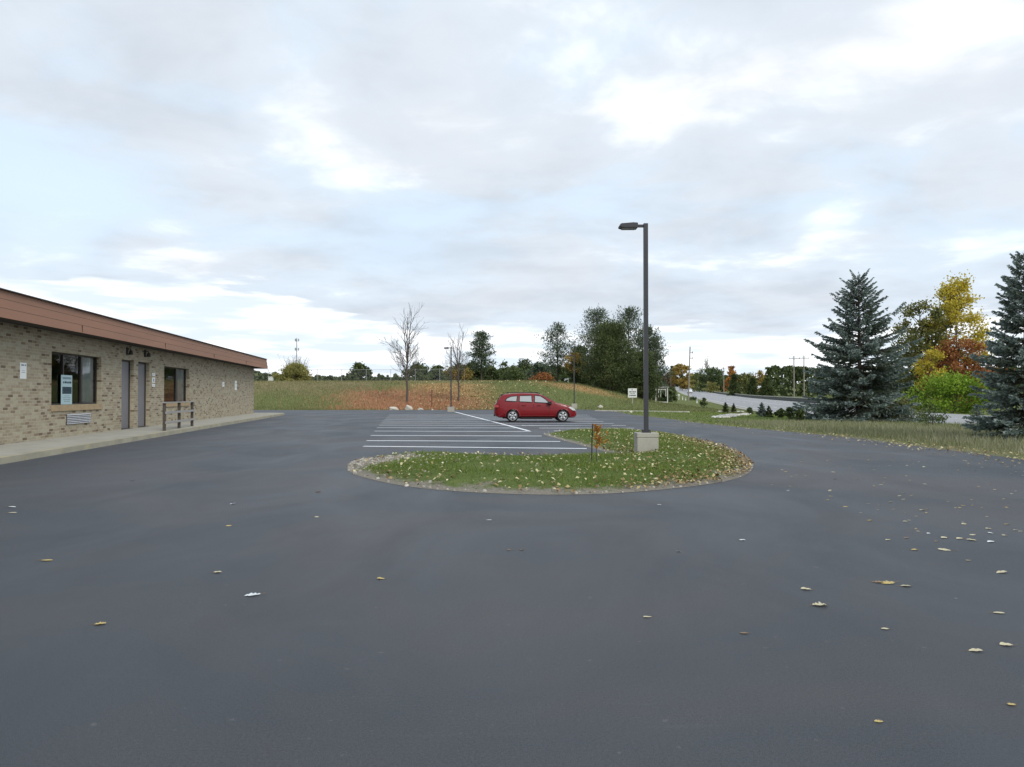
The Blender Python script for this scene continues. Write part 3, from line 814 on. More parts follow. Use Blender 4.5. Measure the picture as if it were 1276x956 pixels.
# concrete walk along the wall, with its kerb
sw = MB()
kc = [(-9.1, -40 ), (-9.1, 62.6), (-9.35, 63.7), (-10.0, 64.4), (-11.2, 64.7), (-13.5, 64.7), (-13.5, 63.2), (WT, 63.2), (WT, -40)]
def prism_ts(mb, P, z0, z1):
    A = [mb.bm.verts.new((*ts(*p), z0)) for p in P]; B = [mb.bm.verts.new((*ts(*p), z1)) for p in P]
    mb.bm.faces.new(A); mb.bm.faces.new(B)
    for i in range(len(P)): mb.bm.faces.new((A[i], A[(i + 1) % len(P)], B[(i + 1) % len(P)], B[i]))
inner = [(-9.38, -40), (-9.38, 62.5), (-9.6, 63.4), (-10.1, 64.0), (-11.2, 64.3), (-13.5, 64.3), (-13.5, 63.02), (WT - .02, 63.02), (WT - .02, -40)]
prism_ts(sw, inner, -0.1, SW)
tag(sw.build('sidewalk', 'concrete'), kind='structure')
kb = MB()
outer = [(-9.1, -40), (-9.1, 62.6), (-9.35, 63.7), (-10.0, 64.35), (-11.2, 64.65), (-13.5, 64.65)]
inn = [(-9.38, -40), (-9.38, 62.5), (-9.6, 63.4), (-10.1, 64.0), (-11.2, 64.3), (-13.5, 64.3)]
prism_ts(kb, outer + inn[::-1], -0.1, SW + 0.003)
k_ = kb.build('kerb', 'kerb_concrete'); tag(k_, kind='structure')

# wooden railing at the kerb
ra, rb = np.array(ts(-9.55, 0)), None
P1 = g0(204.6, 537); 
def g15(x, y):
    Y = (CAM_H - SW) * FPX / (y - 492.0); return np.array([(x - 638) / FPX * Y, Y])
pa, pb, pc = g15(205, 536.8), g15(223.5, 533.6), g15(239.5, 531.0)
ang = math.atan2(pc[1] - pa[1], pc[0] - pa[0]); LR = float(np.linalg.norm(pc - pa))
rail = thing('wooden_railing', 'weathered wooden three post railing standing on the sidewalk in front of the smaller window', 'railing', (pa[0], pa[1], SW), ang)
RH = 1.13
for q in (0, LR * 0.5, LR):
    MB().box(q - .055, q + .055, -.055, .055, 0, RH - 0.02, .008).build('post', 'timber_dark', rail)
for z, hh in ((RH - 0.02, .045), (0.68, .05), (0.28, .05)):
    if z > 1: MB().box(-.12, LR + .12, -.075, .075, z, z + hh, .006).build('rail', 'timber_grey', rail)
    else: MB().box(-.10, LR + .16, -.10, -.057, z, z + .09, .006).build('rail', 'timber_grey', rail)

# ------------------------------------------------------------------ parking-lot lamps
def lamp(label, x, Y, zb, H, base, arm_dir):
    X = (x - 638) / FPX * Y
    t = thing('lamp_post', label, 'lamp post', (X, Y, zb), 0.0, 'parking lot lamp posts')
    b, hb = base
    mb = MB().box(-b / 2, b / 2, -b / 2, b / 2, -0.15, hb * .76, .012)
    mb.box(-b / 2 + .008, b / 2 - .008, -b / 2 + .008, b / 2 - .008, hb * .76, hb * .80)
    mb.box(-b / 2 - .005, b / 2 + .005, -b / 2 - .005, b / 2 + .005, hb * .80, hb, .012)
    mb.build('base_block', 'base_concrete', t)
    p = MB().box(-.056, .056, -.056, .056, hb, H, .008)
    po = p.build('pole', 'lamp_bronze', t)
    MB().box(-.11, .11, -.11, .11, hb + .002, hb + .022, .004).build('base_plate', 'lamp_bronze', po)
    for sx in (-1, 1):
        for sy in (-1, 1): MB().tube([(sx * .088, sy * .088, hb + .02), (sx * .088, sy * .088, hb + .075)], .014, 6).build('anchor_bolt', 'lamp_bronze', po)
    a = MB().box(-.24, -.06, -.035, .035, H - .10, H - .03, .006).build('arm', 'lamp_bronze', t)
    hd = MB()
    prof = [(-.22, H - .135), (-.22, H - .005), (-.34, H + .0), (-.66, H - .025), (-.70, H - .075), (-.70, H - .105), (-.60, H - .135)]
    hd.prism(prof, 1, -.16, .16)
    bmesh.ops.bevel(hd.bm, geom=list(hd.bm.edges), offset=.012, segments=2, affect='EDGES')
    h = hd.build('lamp_head', 'lamp_bronze', t)
    MB().box(-.62, -.28, -.13, .13, H - .147, H - .136).build('lens', 'lens', h)
    return t
lz = float(isl_surf(np.array([3.46]), np.array([20.0]))[0][0])
lamp('tall black lamp post on a concrete block in the grass island', 805, 20.0, 0.06, 6.06 - .06, (.545, .56), 0)
lamp('thin lamp post on a concrete block at the far edge before the reddish bank', 562, 72.5, -0.02, 6.1, (.62, .50), 0)
lamp('thin lamp post on a pale block behind the front of the red car', 715.5, 86.0, gz1(6.95, 86), 6.0, (.62, .60), 0)

# ------------------------------------------------------------------ cars
PT = ([0, .03, .10, .30, .43, .60, 1.0, 1.6, 2.2, 2.6, 2.9, 3.3, 3.68, 4.1, 4.5, 4.72, 4.84, 4.89],
      [.80, .98, 1.12, 1.42, 1.58, 1.625, 1.67, 1.70, 1.69, 1.66, 1.56, 1.34, 1.12, 1.05, .93, .80, .66, .56])
PB = ([0, .06, .3, 4.5, 4.8, 4.89], [.42, .33, .25, .24, .26, .34])
PW = ([0, .05, .15, .5, 1.0, 3.6, 4.2, 4.6, 4.8, 4.89], [.60, .72, .82, .885, .915, .915, .89, .80, .66, .52])
def car_funcs(x):
    T = float(np.interp(x, *PT)); zb = float(np.interp(x, *PB)); w = float(np.interp(x, *PW))
    belt = 1.19 - 0.04 * x
    return T, zb, w, min(belt, T - .05)
def car_side(x, z):
    T, zb, w, S = car_funcs(x)
    return 0.965 * w - max(z - S, 0) * 0.40
def make_car(name, label, cat, loc, rz, paint, group=None, scale=1.0):
    t = thing(name, label, cat, loc, rz, group); t.scale = (scale,) * 3
    off = 2.46
    bm = bmesh.new(); rings = []
    xs = sorted(set(list(np.linspace(0, 4.89, 44)) + [.03, .1, 4.84]))
    for x in xs:
        T, zb, w, S = car_funcs(x)
        rw = max(.965 * w - (T - .07 - S) * .40, .3) if T - S > .08 else .93 * w
        side = [(0, zb), (.72 * w, zb), (.93 * w, zb + .05), (.985 * w, zb + .16), (1.0 * w, min(.62, S - .1)), (.995 * w, min(.80, S - .06)), (.965 * w, S), ((.965 * w + rw) / 2, (S + T - .05) / 2 if T - S > .1 else S + (T - S) * .4),
                (rw, T - (.07 if T - S > .12 else (T - S) * .4)), (rw - .09, T - .015), (rw * .5, T + .008), (0, T + .012)]
        ring = [bm.verts.new((x - off, y, z)) for y, z in side] + [bm.verts.new((x - off, -y, z)) for y, z in side[-2:0:-1]]
        rings.append(ring)
    n = len(rings[0])
    for A, B in zip(rings, rings[1:]):
        for k in range(n): bm.faces.new((A[k], A[(k + 1) % n], B[(k + 1) % n], B[k]))
    bm.faces.new(rings[0]); bm.faces.new(rings[-1])
    bmesh.ops.recalc_face_normals(bm, faces=bm.faces)
    me = bpy.data.meshes.new('body'); bm.to_mesh(me); bm.free()
    body = link('body', me, paint, t, True)
    WX = (1.06 - off, 4.03 - off); WR = .345
    for wx in WX:
        cut = MB().tube([(wx, -1.2, WR), (wx, 1.2, WR)], .405, 28)
        c = cut.build('cutter', paint)
        m = body.modifiers.new('b', 'BOOLEAN'); m.operation = 'DIFFERENCE'; m.object = c; m.solver = 'EXACT'
        c.parent = t
        bpy.context.view_layer.update()
        dg = bpy.context.evaluated_depsgraph_get()
        nm = bpy.data.meshes.new_from_object(body.evaluated_get(dg))
        body.modifiers.clear(); body.data = nm
        bpy.data.objects.remove(c)
    bb = body.data
    try: bb.set_sharp_from_angle(angle=R(40))
    except Exception: pass
    MB().box(-1.95, 1.85, -.68, .68, .20, .62).box(-.9, .95, -.80, .80, .16, .30).build('underbody', 'black_plastic', t)
    for wx in WX:
        for s in (-1, 1):
            fl = MB().tube([(wx + .425 * math.cos(a), s * (.912 if wx < 0 else .905), WR + .425 * math.sin(a)) for a in np.linspace(-.15, PI + .15, 22)], .042, 6)
            fl.build('wheel_arch', paint, t, True)
            wt = bpy.data.objects.new('wheel', None)
            prof = [(-.10, .235), (-.11, .285), (-.105, .325), (-.07, .345), (.07, .345), (.105, .325), (.11, .285), (.10, .235)]
            bm2 = bmesh.new(); m_ = 32; rg = []
            for a in range(m_):
                th = 2 * PI * a / m_
                rg.append([bm2.verts.new((q[1] * math.cos(th), q[0], q[1] * math.sin(th))) for q in prof])
            for a in range(m_):
                A, B = rg[a], rg[(a + 1) % m_]
                for k in range(len(prof)): bm2.faces.new((A[k], B[k], B[(k + 1) % len(prof)], A[(k + 1) % len(prof)]))
            bmesh.ops.recalc_face_normals(bm2, faces=bm2.faces)
            m3 = bpy.data.meshes.new('wheel'); bm2.to_mesh(m3); bm2.free()
            wh = link('wheel', m3, 'rubber', t, True); wh.location = (wx, s * .80, WR)
            rim = MB(); yo = s * .085
            rim.tube([(0, yo - s * .06, 0), (0, yo - s * .05, 0)], .25, 24)
            rim.build('wheel_back', 'black_plastic', wh)
            sp = MB()
            for k in range(5):
                a = 2 * PI * k / 5 + PI / 2
                ca, sa = math.cos(a), math.sin(a)
                def pt(r_, q, yy): return (r_ * ca - q * sa, yy, r_ * sa + q * ca)
                P = [pt(.03, .05, yo + s * .01), pt(.03, -.05, yo + s * .01), pt(.235, -.085, yo + s * .02), pt(.235, .085, yo + s * .02)]
                Q = [(p[0], p[1] - s * .03, p[2]) for p in P]
                A = [sp.bm.verts.new(p) for p in P]; B = [sp.bm.verts.new(p) for p in Q]
                sp.bm.faces.new(A); sp.bm.faces.new(B)
                for i in range(4): sp.bm.faces.new((A[i], A[(i + 1) % 4], B[(i + 1) % 4], B[i]))
            sp.tube([(0, yo, 0), (0, yo + s * .03, 0)], [.06, .05], 14)
            ringp = [(.246 * math.cos(a), yo + s * .012, .246 * math.sin(a)) for a in np.linspace(0, 2 * PI, 33)]
            sp.tube(ringp, .017, 6, False)
            sp.build('rim', 'alloy', wh, True)
    # side glass
    panes = [[(.62, 1.235), (1.30, 1.195), (1.36, 1.53), (.98, 1.50), (.74, 1.40)], [(1.46, 1.19), (2.22, 1.155), (2.20, 1.555), (1.49, 1.54)], [(2.36, 1.15), (3.26, 1.10), (3.02, 1.33), (2.74, 1.52), (2.38, 1.56)]]
    for s in (-1, 1):
        for P in panes:
            bm3 = bmesh.new()
            ctr = (sum(p[0] for p in P) / len(P), sum(p[1] for p in P) / len(P))
            fine = []
            for i in range(len(P)):
                a, b = P[i], P[(i + 1) % len(P)]
                fine += [(a[0] + (b[0] - a[0]) * q / 6, a[1] + (b[1] - a[1]) * q / 6) for q in range(6)]
            def mk(p): return bm3.verts.new((p[0] - off, s * (car_side(*p) + .010), p[1]))
            O = [mk(p) for p in fine]; I = [mk(((p[0] + ctr[0]) / 2, (p[1] + ctr[1]) / 2)) for p in fine]; C = mk(ctr)
            for i in range(len(O)):
                j = (i + 1) % len(O)
                bm3.faces.new((O[i], O[j], I[j], I[i])); bm3.faces.new((I[i], I[j], C))
            bmesh.ops.recalc_face_normals(bm3, faces=bm3.faces)
            m4 = bpy.data.meshes.new('side_window'); bm3.to_mesh(m4); bm3.free()
            sw_ = link('side_window', m4, 'car_glass', t)
            fr = MB().tube([(p[0] - off, s * (car_side(*p) + .008), p[1]) for p in fine + fine[:1]], .026, 5, False)
            fr.build('window_trim', 'black_plastic', sw_)
    # windscreen and rear glass follow the roof line
    for nm, xa, xb, dz2 in (('windscreen', 2.86, 3.62, .02), ('rear_window', .14, .40, .02)):
        bm3 = bmesh.new(); rows = []
        for x in np.linspace(xa, xb, 6):
            T, zb, w, S = car_funcs(x); rw = max(.965 * w - (T - .07 - S) * .40, .3)
            rows.append([bm3.verts.new((x - off, q * (rw - .13), T + dz2 + .004 - .012 * q * q)) for q in np.linspace(-1, 1, 7)])
        for A, B in zip(rows, rows[1:]):
            for k in range(6): bm3.faces.new((A[k], A[k + 1], B[k + 1], B[k]))
        m4 = bpy.data.meshes.new(nm); bm3.to_mesh(m4); bm3.free(); link(nm, m4, 'car_glass', t, True)
    for s in (-1, 1):
        MB().prism([(4.36 - off, .86), (4.50 - off, .90), (4.74 - off, .76), (4.80 - off, .66), (4.62 - off, .68)], 1, s * .70, s * (.835)).build('headlight', 'headlight_glass', t)
        MB().box(.02 - off, .26 - off, s * .66, s * .868, .86, 1.02, .02).build('tail_light', 'tail_red', t)
        m5 = MB().box(3.16 - off, 3.34 - off, s * .93, s * 1.08, 1.06, 1.19, .03); m5.box(3.22 - off, 3.28 - off, s * .86, s * .95, 1.07, 1.12); m5.build('door_mirror', 'black_plastic', t)
        for xh in (1.62, 2.52): MB().box(xh - off, xh + .20 - off, s * .90, s * .935, .955, .985, .008).build('door_handle', paint, t)
        for xh in (1.40, 2.30, 3.24): MB().box(xh - off - .005, xh - off + .005, s * .90, s * .9165, .36, 1.05).build('door_seam', 'black_plastic', t)
        MB().box(1.5 - off, 3.55 - off, s * .895, s * .925, .36, .40, .008).build('side_moulding', paint, t)
        MB().tube([(.7 - off, s * .60, 1.70), (.85 - off, s * .60, 1.73), (2.5 - off, s * .60, 1.74), (2.7 - off, s * .60, 1.68)], .024, 6).build('roof_rail', 'black_plastic', t)
    MB().box(.34 - off, .62 - off, -.55, .55, 1.585, 1.625, .01).build('spoiler', 'black_plastic', t)
    MB().box(4.82 - off, 4.90 - off, -.40, .40, .36, .54, .02).build('grille', 'black_plastic', t)
    MB().box(-.02 - off, .06 - off, -.5, .5, .34, .42, .01).build('rear_bumper_trim', 'black_plastic', t)
    return t
cY = 46.3
make_car('red_car', 'red family car parked side-on across the white stall lines', 'car', ((666.7 - 638) / FPX * cY, cY, 0.004), R(3.0), 'car_paint')
# ------------------------------------------------------------------ trees and plants
class Acc:
    def __init__(s): s.V = []; s.F = []; s.v = []; s.n = 0
    def add(s, V, F, v=None):
        V = np.asarray(V, float).reshape(-1, 3); F = np.asarray(F, int)
        s.V.append(V); s.F.append(F + s.n); s.n += len(V)
        s.v.append(np.zeros(len(F)) if v is None else np.asarray(v, float))
    def tube(s, pts, r0, r1, k=5):
        pts = np.asarray(pts, float); m = len(pts)
        d = np.gradient(pts, axis=0); d /= np.linalg.norm(d, axis=1)[:, None] + 1e-9
        ref = np.where(np.abs(d[:, 2:3]) > .9, np.array([[1., 0, 0]]), np.array([[0, 0, 1.]]))
        a = np.cross(d, ref); a /= np.linalg.norm(a, axis=1)[:, None] + 1e-9
        b = np.cross(d, a); r = np.linspace(r0, r1, m)
        th = np.arange(k) * 2 * PI / k
        V = pts[:, None] + r[:, None, None] * (a[:, None] * np.cos(th)[None, :, None] + b[:, None] * np.sin(th)[None, :, None])
        i = np.arange(m - 1)[:, None] * k; j = np.arange(k)[None]
        F = np.stack([i + j, i + (j + 1) % k, i + k + (j + 1) % k, i + k + j], -1).reshape(-1, 4)
        s.add(V.reshape(-1, 3), F)
    def mesh(s, name, attr=True):
        return npmesh(name, np.concatenate(s.V), np.concatenate(s.F), np.concatenate(s.v) if attr else None)
def unit(v): return v / (np.linalg.norm(v, axis=-1, keepdims=True) + 1e-9)
def leaf_quads(acc, rng, P, size, v, aspect=0.55, flat=0.0):
    """little diamond leaves at points P, turned at random"""
    n = len(P); size = np.broadcast_to(size, n)[:, None] * rng.uniform(.65, 1.35, (n, 1))
    a = unit(rng.normal(size=(n, 3)) * np.array([1, 1, 1 - flat * .8])); b = unit(np.cross(a, rng.normal(size=(n, 3)) * np.array([1, 1, 1 + flat * 0])))
    V = np.stack([P - a * size * .5, P + b * size * aspect * .5, P + a * size * .5, P - b * size * aspect * .5], 1)
    acc.add(V.reshape(-1, 3), np.arange(n * 4).reshape(n, 4), v)
def needle_cards(acc, rng, P, D, L, W, v):
    n = len(P); D = unit(D); a = unit(np.cross(D, rng.normal(size=(n, 3)))); L = np.broadcast_to(L, n)[:, None]; W = np.broadcast_to(W, n)[:, None]
    V = np.stack([P, P + D * L * .45 + a * W * .5, P + D * L, P + D * L * .45 - a * W * .5], 1)
    acc.add(V.reshape(-1, 3), np.arange(n * 4).reshape(n, 4), v)

def place(name, label, cat, x, Y, group=None, z=None, rz=0.0):
    X = (x - 638) / FPX * Y
    return thing(name, label, cat, (X, Y, gz1(X, Y) if z is None else z), rz, group)
def top_h(x, Y, y):                 # height of something at depth Y whose top shows at photo row y
    X = (x - 638) / FPX * Y
    return CAM_H + (492 - y) / FPX * Y - gz1(X, Y)

def spruce(t, seed, H, Rb, dens=1.0, mat='spruce_needles', card=1.0, skirt=0.02, whorls=36, nb0=5.5, nb1=5.5, pw=.86):
    """whorls of separate boughs that droop and turn up at the tip, with hanging side twigs; gaps stay open between them"""
    rng = np.random.default_rng(seed); tr = Acc(); cr = Acc()
    tr.tube([(0, 0, -.3), (0.02, 0, H * .3), (0, 0.02, H * .7), (0, 0, H * .99)], H * .018 + .02, .008, 8)
    z = H * skirt + H * .012; gap = H / whorls
    k1, k2 = rng.uniform(0, 6, 2)
    while z < H * .955:
        f = 1 - z / H
        Rz = Rb * (f ** pw) * (1 - 0.22 * max(0, (0.10 - z / H) / .10)) * (1 + .10 * math.sin(z / H * 17 + k1))
        nb = max(4, int(round(nb0 + nb1 * f)))
        ph = rng.uniform(0, 2 * PI)
        for i in range(nb):
            az = ph + 2 * PI * i / nb + rng.normal(0, .28)
            L = Rz * (.86 + .10 * math.sin(2 * az + k2) + rng.normal(0, .11)) + H * .004
            if rng.random() < 0.10: L *= 1.15
            el = R(46) * (1 - f) ** 1.3 - R(8) * f + rng.normal(0, .10)
            m = 9; sl = np.linspace(0, 1, m)
            hz = L * (math.tan(el) * sl - .30 * f * sl + .26 * f * sl ** 3)
            zb = z + rng.normal(0, gap * .35)
            bend = rng.normal(0, .12)
            pts = np.stack([L * sl * np.cos(az + bend * sl), L * sl * np.sin(az + bend * sl), np.maximum(zb + hz, .05 * H * .3)], 1)
            tr.tube(pts[::2], .003 * H * .3 + .010 * L, .003, 4)
            fw = np.array([math.cos(az + bend), math.sin(az + bend), 0]); sd_ = np.array([-fw[1], fw[0], 0])
            nt = int((12 + 40 * L / Rb * (H / 9) ** .3) * dens)
            s = rng.uniform(.10, 1.0, nt) ** .70
            p = np.stack([np.interp(s, sl, pts[:, q]) for q in range(3)], 1)
            side = np.where(rng.random(nt) < .5, 1, -1)
            lt = (.27 * L * (1.08 - s) + .016 * H * (.35 + .65 * f)) * rng.uniform(.55, 1.15, nt)
            dr = unit(fw[None] * rng.uniform(.6, 1.1, nt)[:, None] + sd_[None] * (side * rng.uniform(.35, 1.0, nt))[:, None] + np.array([0, 0, 1.])[None] * rng.uniform(-.45, .22, nt)[:, None])
            cw = card * (.45 + .55 * min(1, f * 2.2))
            tint = rng.normal(0, .10)
            for q in range(3):
                pp = p + dr * (lt * q / 3)[:, None]
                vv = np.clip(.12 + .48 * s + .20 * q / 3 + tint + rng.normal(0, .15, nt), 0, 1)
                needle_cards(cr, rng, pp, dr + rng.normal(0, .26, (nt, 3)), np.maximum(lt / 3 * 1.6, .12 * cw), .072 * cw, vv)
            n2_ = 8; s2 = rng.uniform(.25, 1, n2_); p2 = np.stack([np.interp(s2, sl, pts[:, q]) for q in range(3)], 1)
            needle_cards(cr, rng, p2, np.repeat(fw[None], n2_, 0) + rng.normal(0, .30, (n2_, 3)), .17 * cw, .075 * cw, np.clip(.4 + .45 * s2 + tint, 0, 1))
        z += gap * rng.uniform(.75, 1.25) * (.50 + .62 * f)
    n_ = 34; zz = rng.uniform(H * .93, H * .99, n_)
    needle_cards(cr, rng, np.column_stack([rng.normal(0, .004 * H, (n_, 2)), zz]), np.array([[0, 0, 1.0]]) + rng.normal(0, .38, (n_, 3)), .13 * card, .035 * card, rng.uniform(.5, 1, n_))
    link('trunk', tr.mesh('trunk', False), 'bark', t); link('crown', cr.mesh('crown'), mat, t)

def crown_tree(t, seed, H, Wd, mat, leaf, nclump=40, per=60, base=.25, shape='oval', bark='bark', clump=.16, trunk_r=None, bare=0.0, flat=0.0, stems=1, needle=False, low_shift=0.0):
    """trunk with limbs out to leaf clumps that fill the crown's volume unevenly"""
    rng = np.random.default_rng(seed); tr = Acc(); cr = Acc()
    trunk_r = trunk_r or H * .016 + .03
    topz = H * .93
    lean = rng.normal(0, .02, 2) * H
    for q in range(stems):
        o = rng.normal(0, .04 * Wd, 2) if stems > 1 else np.zeros(2)
        tr.tube([(o[0] * .3, o[1] * .3, -.3), (o[0] + lean[0] * .2, o[1] + lean[1] * .2, H * .35), (o[0] * 1.6 + lean[0] * .6, o[1] * 1.6, H * .65), (o[0] * 2 + lean[0], o[1] * 2 + lean[1], topz * (.95 if stems > 1 else 1))], trunk_r * (1 if stems == 1 else .6), trunk_r * .18, 7)
    zc0 = H * base
    made = 0; tries = 0
    while made < nclump and tries < nclump * 20:
        tries += 1
        h = rng.uniform(0, 1)
        if shape == 'oval': prof = math.sqrt(max(0, 1 - (2 * h - 1) ** 2)) * .95 + .12
        elif shape == 'round': prof = math.sqrt(max(0, 1 - (1.7 * h - .7) ** 2)) if h < 1 else 0
        elif shape == 'cone': prof = (1 - h) ** .8 + .05
        elif shape == 'vase': prof = .25 + .75 * math.sin(min(1, h * 1.25) * PI * .6)
        elif shape == 'bush': prof = math.sqrt(max(0, 1 - h ** 2.2))
        elif shape == 'pine': prof = (.55 + .45 * math.sin(h * 9 + seed)) * (1 - .72 * h) + .12
        elif shape == 'plume': prof = .30 + .7 * math.sin(PI * min(1, .2 + h)) ** .8 * (1 - .4 * h)
        az = rng.uniform(0, 2 * PI); rr = (rng.uniform(.12, 1) ** .55) * prof * Wd / 2
        rr *= 1 + .16 * math.sin(3 * az + seed) * (shape != 'cone')
        c = np.array([rr * math.cos(az) + lean[0] * h, rr * math.sin(az) + lean[1] * h, zc0 + (H - zc0) * h * .97])
        made += 1
        sig = clump * Wd * rng.uniform(.55, 1.15) * (.55 if shape == 'cone' and h > .7 else 1)
        # limb
        z0 = max(H * .08, c[2] - (.35 * rr + .10 * H * rng.random()) - low_shift)
        p0 = np.array([lean[0] * z0 / H, lean[1] * z0 / H, min(z0, topz)])
        mid = p0 * .45 + c * .55 + np.array([0, 0, -.05 * rr]) + rng.normal(0, .03 * Wd, 3)
        tr.tube([p0, mid, c], trunk_r * .30, trunk_r * .06, 4)
        nn = int(per * rng.uniform(.5, 1.4) * (1 - bare * rng.random()))
        if nn < 1: continue
        sv = np.array([1, 1, .75 - .45 * flat])
        P = c + rng.normal(0, 1, (nn, 3)) * sig * sv * .6
        P = P + rng.normal(0, 1, (nn, 3)) * sig * .12
        tint = rng.normal(.5, .17)
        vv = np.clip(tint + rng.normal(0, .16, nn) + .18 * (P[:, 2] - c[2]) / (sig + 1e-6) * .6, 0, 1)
        if needle: needle_cards(cr, rng, P, unit(P - c) + rng.normal(0, .5, (nn, 3)) + np.array([0, 0, .3]), leaf * rng.uniform(.7, 1.3, nn), leaf * .34, vv)
        else: leaf_quads(cr, rng, P, leaf, vv, .6, flat)
        # fine twigs inside the clump
        for q in range(3):
            tr.tube([c, c + rng.normal(0, sig * .45, 3) + np.array([0, 0, sig * .2])], trunk_r * .07, trunk_r * .02, 3)
    link('trunk', tr.mesh('trunk', False), bark, t); link('crown', cr.mesh('crown'), mat, t)

def bare_tree(t, seed, H, wide, mat='dark_bark', r=.09, leaves=None, leaf=.12, nleaf=0, levels=3, first=.24, fork=12, twig=.010, leaders=3, kids=(0, 8, 5, 3)):
    """leafless tree: a trunk that divides into upright leaders, long straight lower limbs sweeping out and up, fine twigs"""
    rng = np.random.default_rng(seed); tr = Acc(); tw = Acc(); tips = []
    def br(p, d, L, rad, lev):
        m = 6; pts = [p]; dirs = []
        for i in range(m):
            d = d + rng.normal(0, .025 + .02 * lev, 3) + np.array([0, 0, .055]); d = d / np.linalg.norm(d)
            p = p + d * L / m; pts.append(p); dirs.append(d)
        (tr if lev < 2 else tw).tube(pts, rad, max(rad * .3, twig * .8), 5 if lev < 2 else 3)
        if lev >= levels: tips.extend(pts[2:]); return
        nk = kids[lev] if lev < len(kids) else 3
        for j in range(nk):
            t_ = .18 + .78 * (j + rng.random()) / nk
            i = min(int(t_ * m), m - 1); q = pts[i] + (pts[i + 1] - pts[i]) * (t_ * m - i)
            side = 1 if j % 2 else -1
            dd = dirs[i]; a = np.cross(dd, rng.normal(size=3)); a /= np.linalg.norm(a)
            an = R(rng.uniform(24, 42)); nd = dd * math.cos(an) + a * math.sin(an)
            br(q, nd, L * .50 * (1.1 - .5 * t_) * rng.uniform(.75, 1.2), max(rad * (1 - .6 * t_) * .55, twig), lev + 1)
    base = [np.array([0, 0, -.2]), np.array([.01 * H, 0, H * .14]), np.array([0, .01 * H, H * .32]), np.array([.005 * H, 0, H * .42])]
    tr.tube(base, r, r * .7, 7)
    for k in range(leaders):
        az = k * 2 * PI / leaders + rng.uniform(-.4, .4); an = R(rng.uniform(5, 11)) if k else R(3)
        br(base[-1], np.array([math.cos(az) * math.sin(an), math.sin(az) * math.sin(an), math.cos(an)]), H * (.57 if k == 0 else rng.uniform(.42, .52)), r * .55, 1)
    for k in range(fork):
        z = H * (first + (.50 - first) * (k + rng.random()) / fork); az = k * 2.4 + rng.uniform(-.4, .4); an = R(rng.uniform(42, 58)) * wide
        br(np.array([0, 0, z]), np.array([math.cos(az) * math.sin(an), math.sin(az) * math.sin(an), math.cos(an)]), H * rng.uniform(.20, .31), r * .26, 1)
    link('trunk', tr.mesh('trunk', False), mat, t)
    link('twigs', tw.mesh('twigs', False), mat, t)
    if leaves:
        T = np.array(tips); T = T[T[:, 2] < H * leaves[1]]; P = T[rng.integers(0, len(T), nleaf)] + rng.normal(0, leaf * .8, (nleaf, 3))
        a = Acc(); leaf_quads(a, rng, P, leaf, rng.uniform(0, 1, len(P))); link('leaves', a.mesh('leaves'), leaves[0], t)

# --- the two blue spruces on the right
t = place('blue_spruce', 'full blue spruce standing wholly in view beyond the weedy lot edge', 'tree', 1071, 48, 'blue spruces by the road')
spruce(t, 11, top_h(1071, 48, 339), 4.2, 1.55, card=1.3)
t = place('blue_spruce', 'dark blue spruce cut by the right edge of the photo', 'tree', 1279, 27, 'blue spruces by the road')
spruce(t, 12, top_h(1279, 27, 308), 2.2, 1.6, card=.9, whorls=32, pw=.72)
# --- autumn trees between them, beyond the road
t = place('aspen_tree', 'tall bright yellow aspen rising behind the lime green bush', 'tree', 1192, 100)
crown_tree(t, 21, top_h(1192, 100, 346), 8.2, 'yellow_leaves', .34, 84, 120, .34, 'plume', 'grey_bark', .12, .16)
t = place('oak_tree', 'rust brown oak in front of the yellow aspen', 'tree', 1196, 96)
crown_tree(t, 22, top_h(1190, 96, 422), 8.6, 'rust_leaves', .32, 100, 95, .08, 'round', 'bark', .12, .15)
t = place('maple_tree', 'olive green leafy tree left of the yellow aspen', 'tree', 1146, 100)
crown_tree(t, 23, top_h(1146, 100, 376), 7.0, 'olive_leaves', .34, 90, 110, .10, 'oval', 'bark', .11, .2)
t = place('young_tree', 'small bright yellow leaved tree low against the rust brown oak', 'tree', 1160, 94)
crown_tree(t, 24, top_h(1160, 92, 436), 3.2, 'yellow_leaves', .28, 26, 70, .35, 'oval', 'grey_bark', .18, .06)
t = place('lime_bush', 'big rounded lime green bush below the rust brown oak', 'bush', 1186, 84)
crown_tree(t, 25, top_h(1186, 84, 470), 8.6, 'lime_leaves', .26, 70, 120, .06, 'bush', 'bark', .12, .08, stems=3)
t = place('small_spruce', 'small dark spruce left of the foot of the right hand blue spruce', 'tree', 1217, 36, 'young evergreens along the road')
spruce(t, 26, 1.15, .55, .7, card=.4, whorls=11)
t = place('roadside_shrub', 'thin leafy shrub in the weeds in front of the lime bush', 'shrub', 1160, 40)
crown_tree(t, 27, 1.1, 1.5, 'green_leaves', .11, 24, 30, .1, 'bush', 'bark', .16, .02, stems=3)
t = place('roadside_shrub', 'low leafy shrub in the weeds right of the full blue spruce', 'shrub', 1128, 46)
crown_tree(t, 28, 1.3, 2.2, 'olive_leaves', .13, 26, 36, .05, 'bush', 'bark', .15, .02, stems=3)

